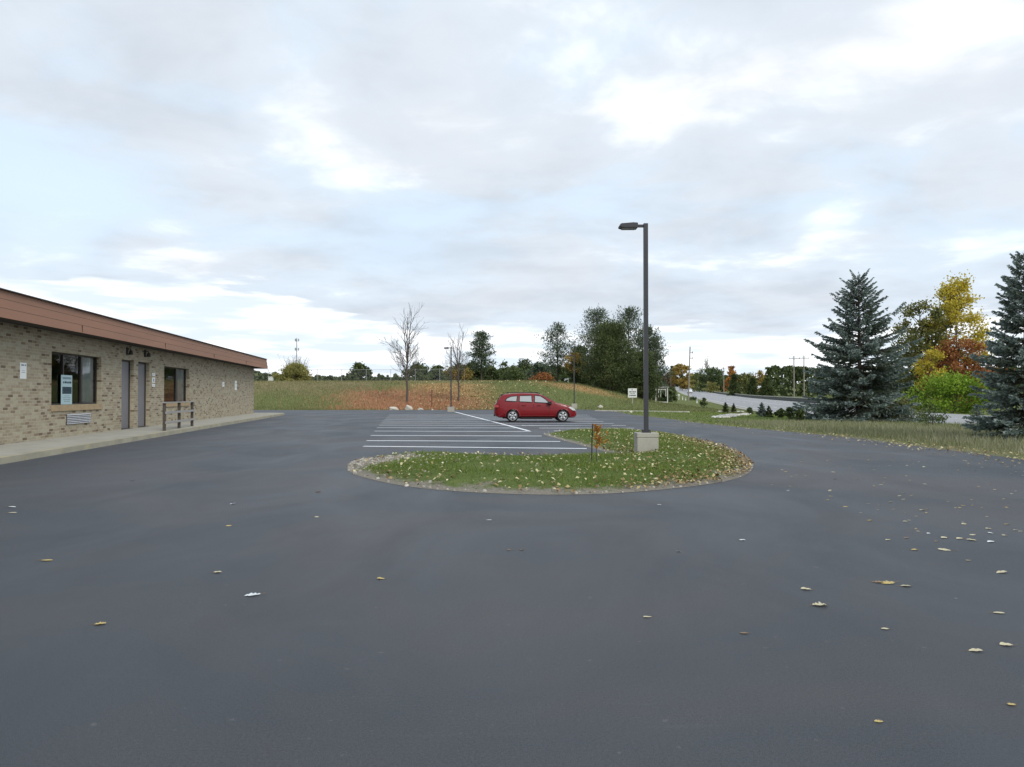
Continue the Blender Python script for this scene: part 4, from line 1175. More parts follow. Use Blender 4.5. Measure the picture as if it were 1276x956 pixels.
# --- pines on the bank behind the car
def white_pine(t, seed, H, Wd, mat='pine_needles', base=.2, nb=64, up=.25, dens=1.0, top=.35, leaf=.40, trunk_r=None, flat=.35):
    """irregular pine: boughs at uneven heights, each bearing tufts along its outer part, sky between them"""
    rng = np.random.default_rng(seed); tr = Acc(); cr = Acc(); trunk_r = trunk_r or .012 * H + .06
    lean = rng.normal(0, .015, 2) * H
    tr.tube([(0, 0, -.3), (lean[0] * .4, lean[1] * .4, H * .45), (lean[0], lean[1], H * .97)], trunk_r, trunk_r * .15, 7)
    for i in range(nb):
        h = base + (1 - base) * ((i + rng.random()) / nb) ** .92
        hh = (h - base) / (1 - base)
        prof = (1 - hh) ** .62 * (1 - top) + top * math.sqrt(max(0, 1 - hh ** 2)) * .8
        if hh < .12: prof *= .6 + 3.3 * hh
        az = i * 2.399 + rng.normal(0, .5)
        L = max(.07, prof * rng.uniform(.55, 1.12)) * Wd / 2
        e = up + .5 * hh + rng.normal(0, .14); m = 6; sl = np.linspace(0, 1, m)
        p0 = np.array([lean[0] * h, lean[1] * h, h * H * .97])
        pts = p0 + np.stack([L * sl * math.cos(az), L * sl * math.sin(az), L * (math.tan(min(e, 1.2)) * sl * (.6 + .4 * sl))], 1)
        if pts[-1, 2] > H: pts[:, 2] -= (pts[-1, 2] - H) * sl
        tr.tube(pts, trunk_r * .22 * (1.1 - h) + .02, .012, 4)
        ntuft = max(3, int(L / (Wd * .055)))
        for q in range(ntuft):
            s = .30 + .70 * (q + rng.random()) / ntuft
            c = np.array([np.interp(s, sl, pts[:, k]) for k in range(3)]) + rng.normal(0, .028 * Wd, 3) * np.array([1, 1, .6])
            n = int(20 * dens * rng.uniform(.5, 1.4)); sg = .040 * Wd * rng.uniform(.7, 1.25)
            P = c + rng.normal(0, sg, (n, 3)) * np.array([1, 1, 1 - flat])
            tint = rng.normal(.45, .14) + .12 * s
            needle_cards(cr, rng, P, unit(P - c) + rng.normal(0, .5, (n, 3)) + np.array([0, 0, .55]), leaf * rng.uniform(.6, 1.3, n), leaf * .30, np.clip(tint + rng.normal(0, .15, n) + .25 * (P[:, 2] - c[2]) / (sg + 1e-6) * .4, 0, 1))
    link('trunk', tr.mesh('trunk', False), 'bark', t); link('crown', cr.mesh('crown'), mat, t)
def pine(label, seed, x, Y, ytop, wpx, mat='pine_needles', **kw):
    t = place('pine_tree', label, 'tree', x, Y, 'pines behind the bank')
    white_pine(t, seed, top_h(x, Y, ytop), wpx / FPX * Y, mat, **kw)
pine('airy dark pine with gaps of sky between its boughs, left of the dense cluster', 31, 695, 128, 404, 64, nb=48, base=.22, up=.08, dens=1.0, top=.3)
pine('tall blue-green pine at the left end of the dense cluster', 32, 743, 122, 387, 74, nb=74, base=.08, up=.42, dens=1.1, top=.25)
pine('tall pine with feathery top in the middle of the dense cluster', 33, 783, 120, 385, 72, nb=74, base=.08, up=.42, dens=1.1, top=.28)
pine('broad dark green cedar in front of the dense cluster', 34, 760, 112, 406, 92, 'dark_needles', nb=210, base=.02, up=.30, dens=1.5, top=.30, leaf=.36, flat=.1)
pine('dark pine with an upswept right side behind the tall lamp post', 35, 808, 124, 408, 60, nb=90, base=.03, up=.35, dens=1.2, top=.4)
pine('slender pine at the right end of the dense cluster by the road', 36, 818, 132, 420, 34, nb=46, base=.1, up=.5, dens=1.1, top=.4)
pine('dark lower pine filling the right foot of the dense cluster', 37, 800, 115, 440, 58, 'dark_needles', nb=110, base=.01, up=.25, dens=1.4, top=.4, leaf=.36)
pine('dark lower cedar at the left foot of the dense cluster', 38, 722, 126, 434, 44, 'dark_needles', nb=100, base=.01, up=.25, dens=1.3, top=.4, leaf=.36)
pine('lone pine with flat clumps of needles behind the small gold leaved tree', 39, 600, 150, 415, 42, nb=40, base=.25, up=.22, dens=1.3, top=.85, leaf=.5)
t = place('young_tree', 'small golden leaved tree in front of the airy dark pine', 'tree', 715, 118, z=None)
crown_tree(t, 40, top_h(715, 118, 440), 3.2, 'gold_leaves', .26, 20, 46, .4, 'oval', 'grey_bark', .18, .06)
t = place('red_bush', 'rusty orange bush on the crest behind the red car', 'bush', 677, 140)
crown_tree(t, 41, top_h(677, 140, 467), 4.2, 'rust_leaves', .3, 24, 50, .05, 'bush', 'bark', .18, .05, stems=3)
t = place('green_tree', 'mid green leafy tree on the crest above the red car', 'tree', 642, 150)
crown_tree(t, 42, top_h(642, 150, 458), 5.0, 'green_leaves', .34, 34, 60, .05, 'round', 'bark', .16, .08)
t = place('airy_tree', 'small round see-through tree on the crest left of the mid green tree', 'tree', 627, 165)
crown_tree(t, 43, top_h(627, 165, 451), 3.2, 'dark_needles', .4, 18, 26, .4, 'oval', 'bark', .16, .08)
for i, (x, Y, y, w, mt, lab) in enumerate([
        (572, 150, 455, 34, 'olive_leaves', 'dull olive tree behind the small bare tree with orange leaves'),
        (590, 158, 452, 26, 'dark_needles', 'dark evergreen low behind the lone flat clumped pine'),
        (610, 160, 458, 30, 'dark_needles', 'dark bushy evergreen right of the lone flat clumped pine'),
        (655, 170, 449, 36, 'dark_needles', 'dark broad treetop on the crest left of the airy pine'),
        (674, 160, 452, 30, 'pine_needles', 'dark treetop directly behind the rusty orange bush'),
        (545, 165, 456, 22, 'dark_needles', 'dark round tree right of the bare tree on the crest'),
        (521, 140, 455, 34, 'green_leaves', 'low wide dome shaped tree behind the bare tree'),
        (448, 132, 454, 26, 'dark_needles', 'spiky dark juniper standing behind the chain link fence')]):
    t = place('background_tree' if i < 7 else 'juniper', lab, 'tree', x, Y, 'trees along the crest')
    crown_tree(t, 50 + i, top_h(x, Y, y), w / FPX * Y, mt, .42, 44, 70, .03, 'bush' if i in (6,) else 'round' if i != 7 else 'bush', 'bark', .15, .1, stems=2 if i == 7 else 1)
for i, (x, Y, y, lab) in enumerate([(427, 175, 469, 'leftmost of the tiny conifers behind the chain link fence'), (433, 180, 467, 'second tiny conifer from the left behind the chain link fence'),
        (462, 180, 470, 'tiny conifer just right of the spiky juniper behind the fence'), (472, 176, 468, 'tiny conifer between the juniper and the bare tree'),
        (483, 180, 470, 'tiny conifer nearest the left side of the bare tree'), (493, 178, 466, 'tiny conifer straight behind the bare tree branches')]):
    t = place('small_conifer', lab, 'tree', x, Y, 'tiny conifers on the crest')
    crown_tree(t, 70 + i, top_h(x, Y, y) + .3, 1.9, 'dark_needles', .4, 16, 34, .02, 'cone', 'bark', .2, .06)

# bush beyond the fence on the left with bare twigs on top
t = place('hedge_bush', 'wide yellow-green bush with bare twigs above it near the building corner', 'bush', 367, 119)
crown_tree(t, 80, top_h(367, 119, 455), 5.2, 'bush_leaves', .22, 90, 110, .02, 'bush', 'grey_bark', .12, .05, stems=3)
t = place('bare_bush', 'pale bare twigs standing up behind the yellow-green bush', 'bush', 366, 122)
rngb = np.random.default_rng(3)
a = Acc()
for i in range(80):
    p = np.array([rngb.normal(0, .7), rngb.normal(0, .5), 0]); d = np.array([rngb.normal(0, .28), rngb.normal(0, .2), 1]); L = rngb.uniform(2.6, top_h(366, 122, 441))
    q = p + d * L * .55; e = p + d * L + rngb.normal(0, .15, 3); a.tube([p, q, e], .024, .010, 3)
    for k in range(4):
        s = p + (e - p) * rngb.uniform(.5, .95); a.tube([s, s + np.array([rngb.normal(0, .35), rngb.normal(0, .3), rngb.uniform(.2, .7)])], .013, .008, 3)
link('twigs', a.mesh('twigs', False), 'grey_bark', t)

# --- bare tree and small trees at the edge of the bank
bx_, by_, bz_ = hit(507, 502)
t = thing('bare_tree', 'tall leafless tree standing over the reddish weeds behind the white rocks', 'tree', (bx_, by_, bz_), 1.0)
bare_tree(t, 7, top_h(507, by_, 386), .95, r=.15, fork=15, levels=3, first=.22, twig=.012)
sx_, sy_, sz_ = hit(571, 500)
t = thing('sparse_tree', 'small nearly bare tree with a few orange leaves, right of the thin lamp post', 'tree', (sx_, sy_, sz_))
bare_tree(t, 16, top_h(571, sy_, 412), .9, r=.12, leaves=('gold_leaves', .45), leaf=.18, nleaf=600, fork=14, levels=3, first=.22, twig=.009)

# --- trees beyond the road, far right of the lamp post
def ftree(label, seed, x, Y, ytop, wpx, mat, shape='round', n=40, per=55, base=.12, name='roadside_tree', cat='tree', leaf=.9, bark='bark', clump=.15, stems=1):
    t = place(name, label, cat, x, Y, 'trees beyond the road')
    crown_tree(t, seed, top_h(x, Y, ytop), wpx / FPX * Y, mat, leaf, n, per, base, shape, bark, clump, None, 0, 0, stems=stems)
ftree('wide golden orange tree at the top of the road', 101, 850, 560, 454, 26, 'gold_leaves', 'round', 50, 60, .1, leaf=1.4)
ftree('dark maroon tree at the far left end of the road', 102, 833, 600, 466, 16, 'maroon_leaves', 'round', 26, 50, leaf=1.6)
ftree('dark tall tree behind the maroon one at the far end of the road', 103, 838, 640, 456, 14, 'dark_needles', 'plume', 24, 40, .3, leaf=1.6)
ftree('broad dark oak between the two lamp and power poles', 104, 884, 470, 459, 36, 'green_leaves', 'round', 56, 60, .08, leaf=1.1)
ftree('dome shaped golden bush at the roadside below the dark oak', 105, 887, 420, 475, 18, 'bush_leaves', 'bush', 30, 50, .02, 'roadside_bush', 'bush', .8, stems=2)
ftree('upright orange red tree right of the power pole', 106, 911, 430, 456, 17, 'orange_leaves', 'plume', 40, 60, .1, leaf=.95)
ftree('yellow-green tree between two dark roadside spruces', 107, 929, 400, 464, 24, 'olive_leaves', 'round', 36, 50, .06, leaf=.95)
ftree('second yellow-green tree behind the house with the white roof', 108, 945, 420, 462, 20, 'gold_leaves', 'round', 30, 40, .1, leaf=.95)
ftree('dull brown tree low behind the dark oak', 109, 868, 520, 466, 18, 'bush_leaves', 'round', 30, 40, .1, leaf=1.3)
ftree('dark green tree low behind the upright orange red tree', 110, 900, 480, 464, 22, 'green_leaves', 'round', 30, 40, .1, leaf=1.2)
t = place('leafless_tree', 'spreading leafless tree showing pale twigs over the dark oak', 'tree', 881, 500, 'trees beyond the road')
bare_tree(t, 111, top_h(881, 500, 447), 1.2, 'grey_bark', r=.25, fork=12, levels=3, twig=.05, leaders=4)
for i, (x, Y, y, w, lab) in enumerate([(915, 300, 467, 15, 'dark roadside spruce beside the upright orange red tree'), (938, 280, 472, 15, 'dark roadside spruce left of the house with the white roof'), (956, 260, 472, 17, 'dark roadside spruce right of the house with the white roof')]):
    t = place('roadside_spruce', lab, 'tree', x, Y, 'dark spruces beyond the road')
    crown_tree(t, 120 + i, top_h(x, Y, y), w / FPX * Y, 'dark_needles', .8, 70, 60, .02, 'cone', 'bark', .13, .12, needle=True)
# far wood that reads as one mass
a = Acc(); tw = Acc(); rngw = np.random.default_rng(77)
for (xa, xb, Y, ya, yb_, mix) in ((958, 1120, 340, 458, 462, .2), (1100, 1420, 300, 462, 455, .3), (815, 960, 800, 470, 470, .3), (555, 740, 210, 463, 455, .15), (300, 440, 230, 464, 474, .2), (430, 560, 240, 473, 471, .2), (715, 840, 165, 478, 482, .1), (715, 840, 150, 482, 486, .1), (745, 822, 140, 466, 472, .1), (-700, 320, 300, 462, 462, .2)):
    wpx = 7 if Y < 260 else 9
    for x in np.arange(xa, xb, wpx * .55):
        f = (x - xa) / (xb - xa); yt = ya + (yb_ - ya) * f + rngw.normal(0, 1.6)
        YY = Y * rngw.uniform(.95, 1.1); X = (x - 638) / FPX * YY; g = gz1(X, YY); H = max(1.5, CAM_H + (492 - yt) / FPX * YY - g); w_ = wpx / FPX * YY
        n_ = 150
        P = np.column_stack([X + rngw.normal(0, w_ * .42, n_), YY + rngw.normal(0, w_ * .42, n_), g + H * (1 - rngw.random(n_) ** 1.6 * .98)])
        P[:, 0] = X + (P[:, 0] - X) * np.clip(1.25 - (P[:, 2] - g) / H, .3, 1)
        leaf_quads(a, rngw, P, YY * .0050, np.clip(rngw.normal(.35 + .25 * rngw.random(), .2, n_), 0, 1), .7)
tag(link('distant_woods', a.mesh('distant_woods'), 'dark_needles'), 'dark evergreen woods along the skyline', 'woods', kind='stuff')

# --- small plants by the road
for i, (x, yb_, yt, w, kind, lab) in enumerate([
        (904, 514.5, 501.5, 9, 's', 'tiny dark spruce at the left end of the white gravel patch'), (914, 514, 502.5, 7, 's', 'narrow tiny spruce with bare white foot second from the left in the row'),
        (934, 516, 508, 8, 'b', 'small round dark shrub between the tiny spruces and the larger one'), (949, 519.5, 502, 14, 's', 'largest of the young spruces in the row along the road'),
        (958, 520, 506, 11, 's', 'young spruce touching the right side of the largest one'), (973, 520.5, 509.5, 12, 'b', 'low wide green shrub right of the paired young spruces'),
        (984, 523, 508, 12, 'b', 'upright green shrub left of the big blue spruce'), (996, 525, 511, 14, 'b', 'leafy shrub against the left foot of the big blue spruce'),
        (877, 509, 496.5, 10, 'b', 'leafy green shrub on the grass beside the wooden power pole'), (864, 499, 494, 9, 'b', 'low dark shrub at the foot of the wooden power pole'),
        (838, 491, 485, 13, 'b', 'clipped dark shrub behind the white bench near the road'), (824.5, 500, 496.5, 11, 'b', 'low clipped shrub inside the white sign frame')]):
    X, Y, g = hit(x, yb_); H = (yb_ - yt) / FPX * Y
    t = thing('young_spruce' if kind == 's' else 'small_shrub', lab, 'tree' if kind == 's' else 'shrub', (X, Y, g), 0, 'young plants along the road')
    if kind == 's': spruce(t, 140 + i, H, w / FPX * Y / 2 * 1.25, 1.5, 'dark_needles' if i != 3 else 'spruce_needles', .45 * H, .04, whorls=13, nb0=6)
    else: crown_tree(t, 140 + i, H, w / FPX * Y, 'green_leaves' if i > 4 else 'dark_needles', .16, 26, 34, .05, 'bush', 'bark', .17, .02, stems=3)

# --- sapling and its stake in the island
X, Y = g0(737, 586); zi = float(isl_surf(np.array([X]), np.array([Y]))[0][0])
st = thing('tree_stake', 'thin dark stake standing in the grass island beside the orange sapling', 'stake', (X, Y, zi), 0)
MB().tube([(0, 0, -.1), (.01, 0, .5), (0.025, 0, .83)], .013, 6).build('stake', 'stake_grey', st)
MB().box(0.02, .03, -.02, .02, .58, .61).build('tie', 'stake_grey', st)
X2, Y2 = g0(743.5, 586.5)
t = thing('orange_sapling', 'small sapling with a tuft of orange leaves tied beside the stake in the island', 'sapling', (X2, Y2, zi))
rs = np.random.default_rng(9); a = Acc(); lv = Acc()
a.tube([(0, 0, -.1), (-.01, 0, .35), (.02, 0, .72)], .011, .005, 5)
T = []
for i in range(13):
    s = rs.uniform(.36, .7); p = np.array([0, 0, s]); e = p + np.array([rs.normal(0.06, .10), rs.normal(0, .09), rs.uniform(.0, .20)]); a.tube([p, (p + e) / 2, e], .004, .002, 3); T.append(np.linspace(p, e, 5)[1:])
T = np.concatenate(T); P = T[rs.integers(0, len(T), 230)] + rs.normal(0, .028, (230, 3)); leaf_quads(lv, rs, P, .062, rs.uniform(.3, 1, 230))
link('stem', a.mesh('stem', False), 'bark', t); link('leaves', lv.mesh('leaves'), 'orange_leaves', t)

# ------------------------------------------------------------------ poles, signs, rocks, fence, road furniture
def ppole(label, x, Y, ytop, kind, lean=0.0):
    t = place('utility_pole', label, 'utility pole', x, Y, 'utility poles along the road'); H = top_h(x, Y, ytop)
    r = .16 if Y < 250 else .22
    MB().tube([(0, 0, -.5), (lean * .5, 0, H * .5), (lean, 0, H)], [r, r * .85, r * .68], 9).build('pole', 'pole_wood', t)
    if kind == 'arm':
        MB().box(-1.25 + lean, 1.25 + lean, -r - .12, -r, H - .75, H - .61).build('crossarm', 'pole_wood', t)
        for q in (-1.1, -.4, .4, 1.1): MB().tube([(q + lean, -r - .06, H - .61), (q + lean, -r - .06, H - .36)], [.05, .03], 6).build('insulator', 'galvanised', t)
    if kind == 'lamp':
        MB().tube([(0, 0, H - .8), (-.9, -.1, H - .3), (-2.0, -.2, H - .2)], .06, 6).build('arm', 'galvanised', t)
        MB().box(-2.9, -1.9, -.4, .05, H - .35, H - .12, .03).build('lamp_head', 'lamp_bronze', t)
    if kind == 'bracket':
        for z, l in ((H - 1.3, .5), (H - 2.5, .45)):
            MB().tube([(lean, 0, z), (lean + l, 0, z + .08)], .05, 6).tube([(lean + l, 0, z - .15), (lean + l, 0, z + .28)], [.09, .05], 7).build('insulator', 'black_plastic', t)
        MB().tube([(lean * .6, -.12, H * .58), (lean * .6 + .35, -.1, H * .60)], .09, 6).build('cable_box', 'black_plastic', t)
    return t
X, Y, g = hit(857.5, 497.5)
ppole('tall bare wooden power pole with side brackets left of the road, nearest the camera', 857.5, min(Y, 165), 432, 'bracket', .45)
ppole('pale pole with a short lamp arm beyond the road left of the dark oak', 868.5, 520, 461, 'lamp')
ppole('power pole with a crossarm between the dark oak and the upright orange red tree', 902, 362, 458, 'arm')
ppole('left one of the paired power poles beside the big blue spruce', 989.5, 178, 443.5, 'arm')
ppole('right one of the paired power poles, partly behind the big blue spruce', 1002, 188, 443, 'arm')
ppole('distant power pole at the far end of the road before the maroon tree', 836, 560, 459, 'arm')

# concrete safety barrier along the far side of the road
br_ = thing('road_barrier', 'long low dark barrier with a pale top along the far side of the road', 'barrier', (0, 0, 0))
def barrier(name, mat, prof):
    ys = np.concatenate([np.arange(118, 400, 6.0), np.arange(400, 640, 12.0)]); V = []; Fq = []; m = len(prof)
    for y in ys:
        for du, dz_ in prof: V.append((road_x(y) + ROAD_W + 1.0 + du, y, road_z(y) + dz_))
    for i in range(len(ys) - 1):
        for k in range(m): Fq.append((i * m + k, i * m + (k + 1) % m, (i + 1) * m + (k + 1) % m, (i + 1) * m + k))
    return link(name, npmesh(name, V, Fq), mat, br_)
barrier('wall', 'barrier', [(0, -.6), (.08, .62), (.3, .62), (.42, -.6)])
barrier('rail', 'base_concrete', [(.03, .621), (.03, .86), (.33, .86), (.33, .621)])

# white sign on a post
X, Y, g = hit(788, 503.5)
t = thing('notice_sign', 'square white sign with black lettering on a short post before the pines', 'sign', (X, Y, g), R(4))
w, h, z0 = 11.2 / FPX * Y, 11.4 / FPX * Y, 8.0 / FPX * Y
MB().box(-.05, .05, -.03, .03, -.3, z0 + h * .6).build('post', 'timber_grey', t)
bd = MB().box(-w / 2, w / 2, -.06, -.032, z0, z0 + h, .004).build('board', 'white_paint', t)
lt = MB()
for row, (z, hh, segs) in enumerate([(.80, .13, [(.42, .50)]), (.55, .15, [(.14, .22), (.25, .35), (.39, .44), (.50, .58), (.61, .70), (.74, .86)]), (.40, .06, [(.2, .3), (.34, .5), (.56, .8)]), (.16, .14, [(.13, .20), (.24, .30), (.34, .44), (.47, .56), (.59, .68), (.71, .86)])]):
    for a_, b_ in segs: lt.box(-w / 2 + a_ * w, -w / 2 + b_ * w, -.064, -.0605, z0 + z * h, z0 + (z + hh) * h)
lt.build('lettering', 'ink', bd)

# white timber sign frame, bench and marker posts on the grass by the road
X, Y, g = hit(824.5, 502)
m = Y / FPX
t = thing('sign_frame', 'open white timber frame standing on the grass left of the road', 'frame', (X, Y, g), R(-6))
for q in (-7.2, 7.2): MB().box(q * m - .07, q * m + .07, -.07, .07, -.2, 18.3 * m, .01).build('post', 'white_paint', t)
MB().box(-8.0 * m, 8.4 * m, -.10, .10, 18.3 * m, 20.4 * m, .01).build('top_beam', 'timber_grey', t)
MB().box(-7.2 * m, 7.2 * m, -.05, .05, .05, 0.18).build('bottom_rail', 'white_paint', t)
inn_ = MB().box(-4.2 * m, 5.5 * m, .02, .10, 16.0 * m, 17.3 * m)
inn_.box(-4.2 * m, -3.4 * m, .02, .10, 7 * m, 16.0 * m); inn_.box(-1.5 * m, -.8 * m, .02, .10, 7 * m, 16.0 * m); inn_.box(4.7 * m, 5.5 * m, .02, .10, 8 * m, 16 * m)
inn_.build('inner_frame', 'white_paint', t)
X, Y, g = hit(841, 498); m = Y / FPX
t = thing('white_bench', 'long white bench with a boxy leg right of the open white frame', 'bench', (X, Y, g), R(10))
MB().box(-7.5 * m, 6.0 * m, -.25, .25, 5.0 * m, 6.6 * m, .02).build('seat', 'white_paint', t)
MB().box(-1.2 * m, 1.6 * m, -.2, .2, -.1, 5.0 * m, .01).build('leg', 'white_paint', t)
MB().box(4.6 * m, 5.3 * m, -.2, .2, -.1, 5.0 * m, .01).build('leg', 'white_paint', t)
for x, yb_, yt, lab in ((850.5, 498.5, 494.0, 'white marker post nearest the white bench'), (854.3, 499, 495.5, 'short white marker post just left of the wooden power pole'), (868.4, 502.5, 498, 'white marker post on the grass right of the wooden power pole')):
    X, Y, g = hit(x, yb_); H = (yb_ - yt) / FPX * Y
    t = thing('marker_post', lab, 'post', (X, Y, g), 0, 'white marker posts on the verge')
    MB().box(-.10, .10, -.05, .05, -.2, H, .015).build('post_shaft', 'white_paint', t)
    MB().box(-.102, .102, -.055, -.0505, H - .22, H - .1).build('reflector', 'grey_ink', t)

# white rocks at the lot edge
def rock(label, x, yb_, wpx, hpx, seed, mat='pale_stone'):
    X, Y, g = hit(x, yb_); rg = np.random.default_rng(seed)
    bm = bmesh.new(); bmesh.ops.create_icosphere(bm, subdivisions=3, radius=1)
    ph = rg.uniform(0, 6, 6)
    w_, h_ = wpx / FPX * Y / 2, hpx / FPX * Y
    for v in bm.verts:
        p = v.co; n_ = 1 + .16 * math.sin(3.1 * p.x + ph[0]) * math.cos(2.7 * p.y + ph[1]) + .12 * math.sin(5 * p.z + ph[2] + 3 * p.x) + .05 * math.sin(9 * p.x + ph[3]) * math.sin(8 * p.z + ph[4])
        q = p * n_; v.co = Vector((q.x * w_, q.y * w_ * .7, max(q.z, -.35) * h_ * .75 + h_ * .22))
    me = bpy.data.meshes.new('rock'); bm.to_mesh(me); bm.free()
    o = link('rock', me, mat, None, True); o.location = (X, Y, max(g, -.02)); o.rotation_euler = (0, 0, rg.uniform(-.4, .4))
    tag(o, label, 'rock', 'white rocks at the lot edge')
rock('long flat white rock, leftmost at the lot edge', 491, 511.5, 12, 4.6, 1)
rock('tallest white rock at the foot of the bare tree', 509, 511.3, 9, 6.6, 2)
rock('small white rock between the tallest one and the lamp base', 524, 511.5, 7, 3.0, 3)
rock('tiny white rock left of the thin lamp post base', 539, 511.8, 3, 1.8, 4)
rock('white rock on the bank edge right of the car', 748, 508.5, 6, 3.6, 5)
rock('small white rock on the asphalt before the concrete path', 786, 514.5, 4, 2.6, 6)
X, Y, g = hit(538, 509)
t = thing('iron_post', 'thin rusty post in the reddish weeds left of the thin lamp post', 'post', (X, Y, g)); MB().tube([(0, 0, -.3), (0, 0, 2.0)], .05, 6).build('post_shaft', 'rust_post', t)
MB().box(-.06, .06, -.06, .06, 2.0, 2.06, .01).build('post_cap', 'rust_post', t)

# chain link fence along the crest
FY = 121.0
t = thing('chain_link_fence', 'chain link fence with thin grey posts along the crest of the bank', 'fence', (0, FY, 0))
pxs = list(np.arange(-46, -4, 3.85))
zf = [gz1(x, FY) for x in pxs]
FH = 2.05
for x, z in zip(pxs, zf): MB().tube([(x, 0, z - .2), (x, 0, z + FH + .04)], .030, 6).build('post', 'galvanised', t)
for (x, z), (x2, z2) in zip(list(zip(pxs, zf))[:-1], list(zip(pxs, zf))[1:]): MB().tube([(x, 0, z + FH), (x2, 0, z2 + FH)], .018, 5).build('top_rail', 'galvanised', t)
a = Acc()
for x in np.arange(-46, -7.5, .22):
    z = gz1(x, FY)
    for s in (1, -1):
        x2 = x + s * FH * .9
        if -46 <= x2 <= -7.4: a.tube([(x, .01 * s, z + .03), (x2, .01 * s, z + FH)], .0045, .0045, 3)
link('wire_mesh', a.mesh('wire_mesh', False), 'galvanised', t)

# phone mast far off
t = place('phone_mast', 'thin distant phone mast with two antenna rings above the yellow-green bush', 'mast', 369.5, 420); H = top_h(369.5, 420, 421)
MB().tube([(0, 0, -1), (0, 0, H)], [.42, .22], 8).build('pole', 'galvanised', t)
for z in (H - 1.2, H - 6.2):
    an = MB()
    for k in range(3):
        c_, s_ = math.cos(k * 2.094), math.sin(k * 2.094); an.box(c_ * 1.0 - .25, c_ * 1.0 + .25, s_ * 1.0 - .25, s_ * 1.0 + .25, z - .7, z + .7); an.tube([(0, 0, z), (c_ * 1.0, s_ * 1.0, z)], .08, 5)
    an.build('antenna', 'galvanised', t)

# house beyond the road
t = place('small_house', 'small orange house with a white gable roof between two dark roadside spruces', 'house', 946, 300); 
MB().box(-2.6, 2.6, -3, 3, -.5, 2.6).build('wall', 'orange_siding', t)
rf = MB().prism([(-3.2, 2.5), (0, 4.1), (3.2, 2.5), (3.2, 2.75), (0, 4.4), (-3.2, 2.75)], 1, -3.5, 3.5).build('roof', 'roof_white', t)
MB().box(-1.6, -.5, -3.06, -3.005, 1.0, 2.1).build('window', 'window_glass', t); MB().box(.6, 1.5, -3.06, -3.005, -.2, 1.9).build('door', 'white_paint', t)

# vehicles: one on the road, several parked beyond the crest
Yc = 400; xr = road_x(Yc) + 3.4
make_car('white_car', 'white car driving towards the camera on the distant road', 'car', (xr, Yc, road_z(Yc) + .01), R(-101), 'white_car_paint', None, 1.35)
for x, Yp, rz, lab in ((663, 205, 70, 'white car parked beyond the crest left of the rusty orange bush'), (697, 215, 95, 'white car parked beyond the crest under the airy dark pine, left one'), (707, 215, 80, 'white car parked beyond the crest beside the golden leaved tree'), (622, 235, 90, 'white car parked beyond the crest under the see-through round tree')):
    X = (x - 638) / FPX * Yp;     g = gz1(X, Yp) + .0
    make_car('parked_car', lab, 'car', (X, Yp, g), R(rz), 'white_car_paint', 'cars parked beyond the crest', .9)
t = place('white_box', 'small white utility box behind the chain link fence near the building corner', 'utility box', 337.5, 125)
MB().box(-.35, .35, -.25, .25, -.1, .95, .02).build('cabinet', 'white_paint', t); MB().box(-.4, .4, -.3, .3, .95, 1.02, .01).build('lid', 'white_paint', t)

# ------------------------------------------------------------------ grass, weeds, litter
def blades(name, P, h, w, v, mat, label, cat, lean=.5, seed=0):
    rng = np.random.default_rng(seed); n = len(P)
    az = rng.uniform(0, 2 * PI, n); a = np.stack([np.cos(az), np.sin(az), 0 * az], 1) * (np.broadcast_to(w, n) / 2)[:, None]
    az2 = rng.uniform(0, 2 * PI, n); ln = np.abs(rng.normal(0, lean, n)); top = np.stack([np.cos(az2) * ln, np.sin(az2) * ln, np.ones(n)], 1)
    top = unit(top) * np.broadcast_to(h, n)[:, None]
    mid = P + top * .55 - np.array([0, 0, 0]) ; tip = P + top * np.array([1.15, 1.15, .93])
    V = np.stack([P - a, P + a, mid + a * .75, mid - a * .75, tip], 1).reshape(-1, 3)
    i = np.arange(n) * 5
    F = np.concatenate([np.stack([i, i + 1, i + 2, i + 3], 1), np.stack([i + 3, i + 2, i + 4, i + 4], 1)])
    # tips as thin quads: own vertex so that no corner repeats
    V = np.stack([P - a, P + a, mid + a * .7, mid - a * .7, tip + a * .06, tip - a * .06], 1).reshape(-1, 3); i = np.arange(n) * 6
    F = np.concatenate([np.stack([i, i + 1, i + 2, i + 3], 1), np.stack([i + 3, i + 2, i + 4, i + 5], 1)])
    o = link(name, npmesh(name, V, F, np.concatenate([v, v])), mat)
    return tag(o, label, cat, kind='stuff')
rg = np.random.default_rng(42)
def scatter_in(poly, n, rng):
    P = np.array(poly); lo, hi = P.min(0), P.max(0); A = rng.uniform(lo, hi, (n * 3, 2)); k = poly_sd(poly, A[:, 0], A[:, 1]) < 0
    return A[k][:n]
A = scatter_in(ISL, 90000, rg); z, d = isl_surf(A[:, 0], A[:, 1])
tip = np.hypot(A[:, 0] - g0(455, 578)[0], A[:, 1] - g0(455, 578)[1])
patch = np.sin(A[:, 0] * 1.3 + 2 * np.sin(A[:, 1] * .9)) * np.sin(A[:, 1] * 1.1 + A[:, 0] * .4)
k = (rg.random(len(A)) < sstep(d, .12, .62)) & (rg.random(len(A)) < sstep(tip, .8, 1.8)) & (rg.random(len(A)) < .70 + .45 * patch)
A, z, d, patch = A[k], z[k], d[k], patch[k]
blades('island_grass', np.column_stack([A, z - .005]), rg.uniform(.03, .10, len(A)) * (1 + .5 * patch), .011, np.clip(.48 + .14 * patch + rg.normal(0, .17, len(A)), 0, 1), 'grass_blades', 'short green grass covering the island', 'grass', .7, 1)

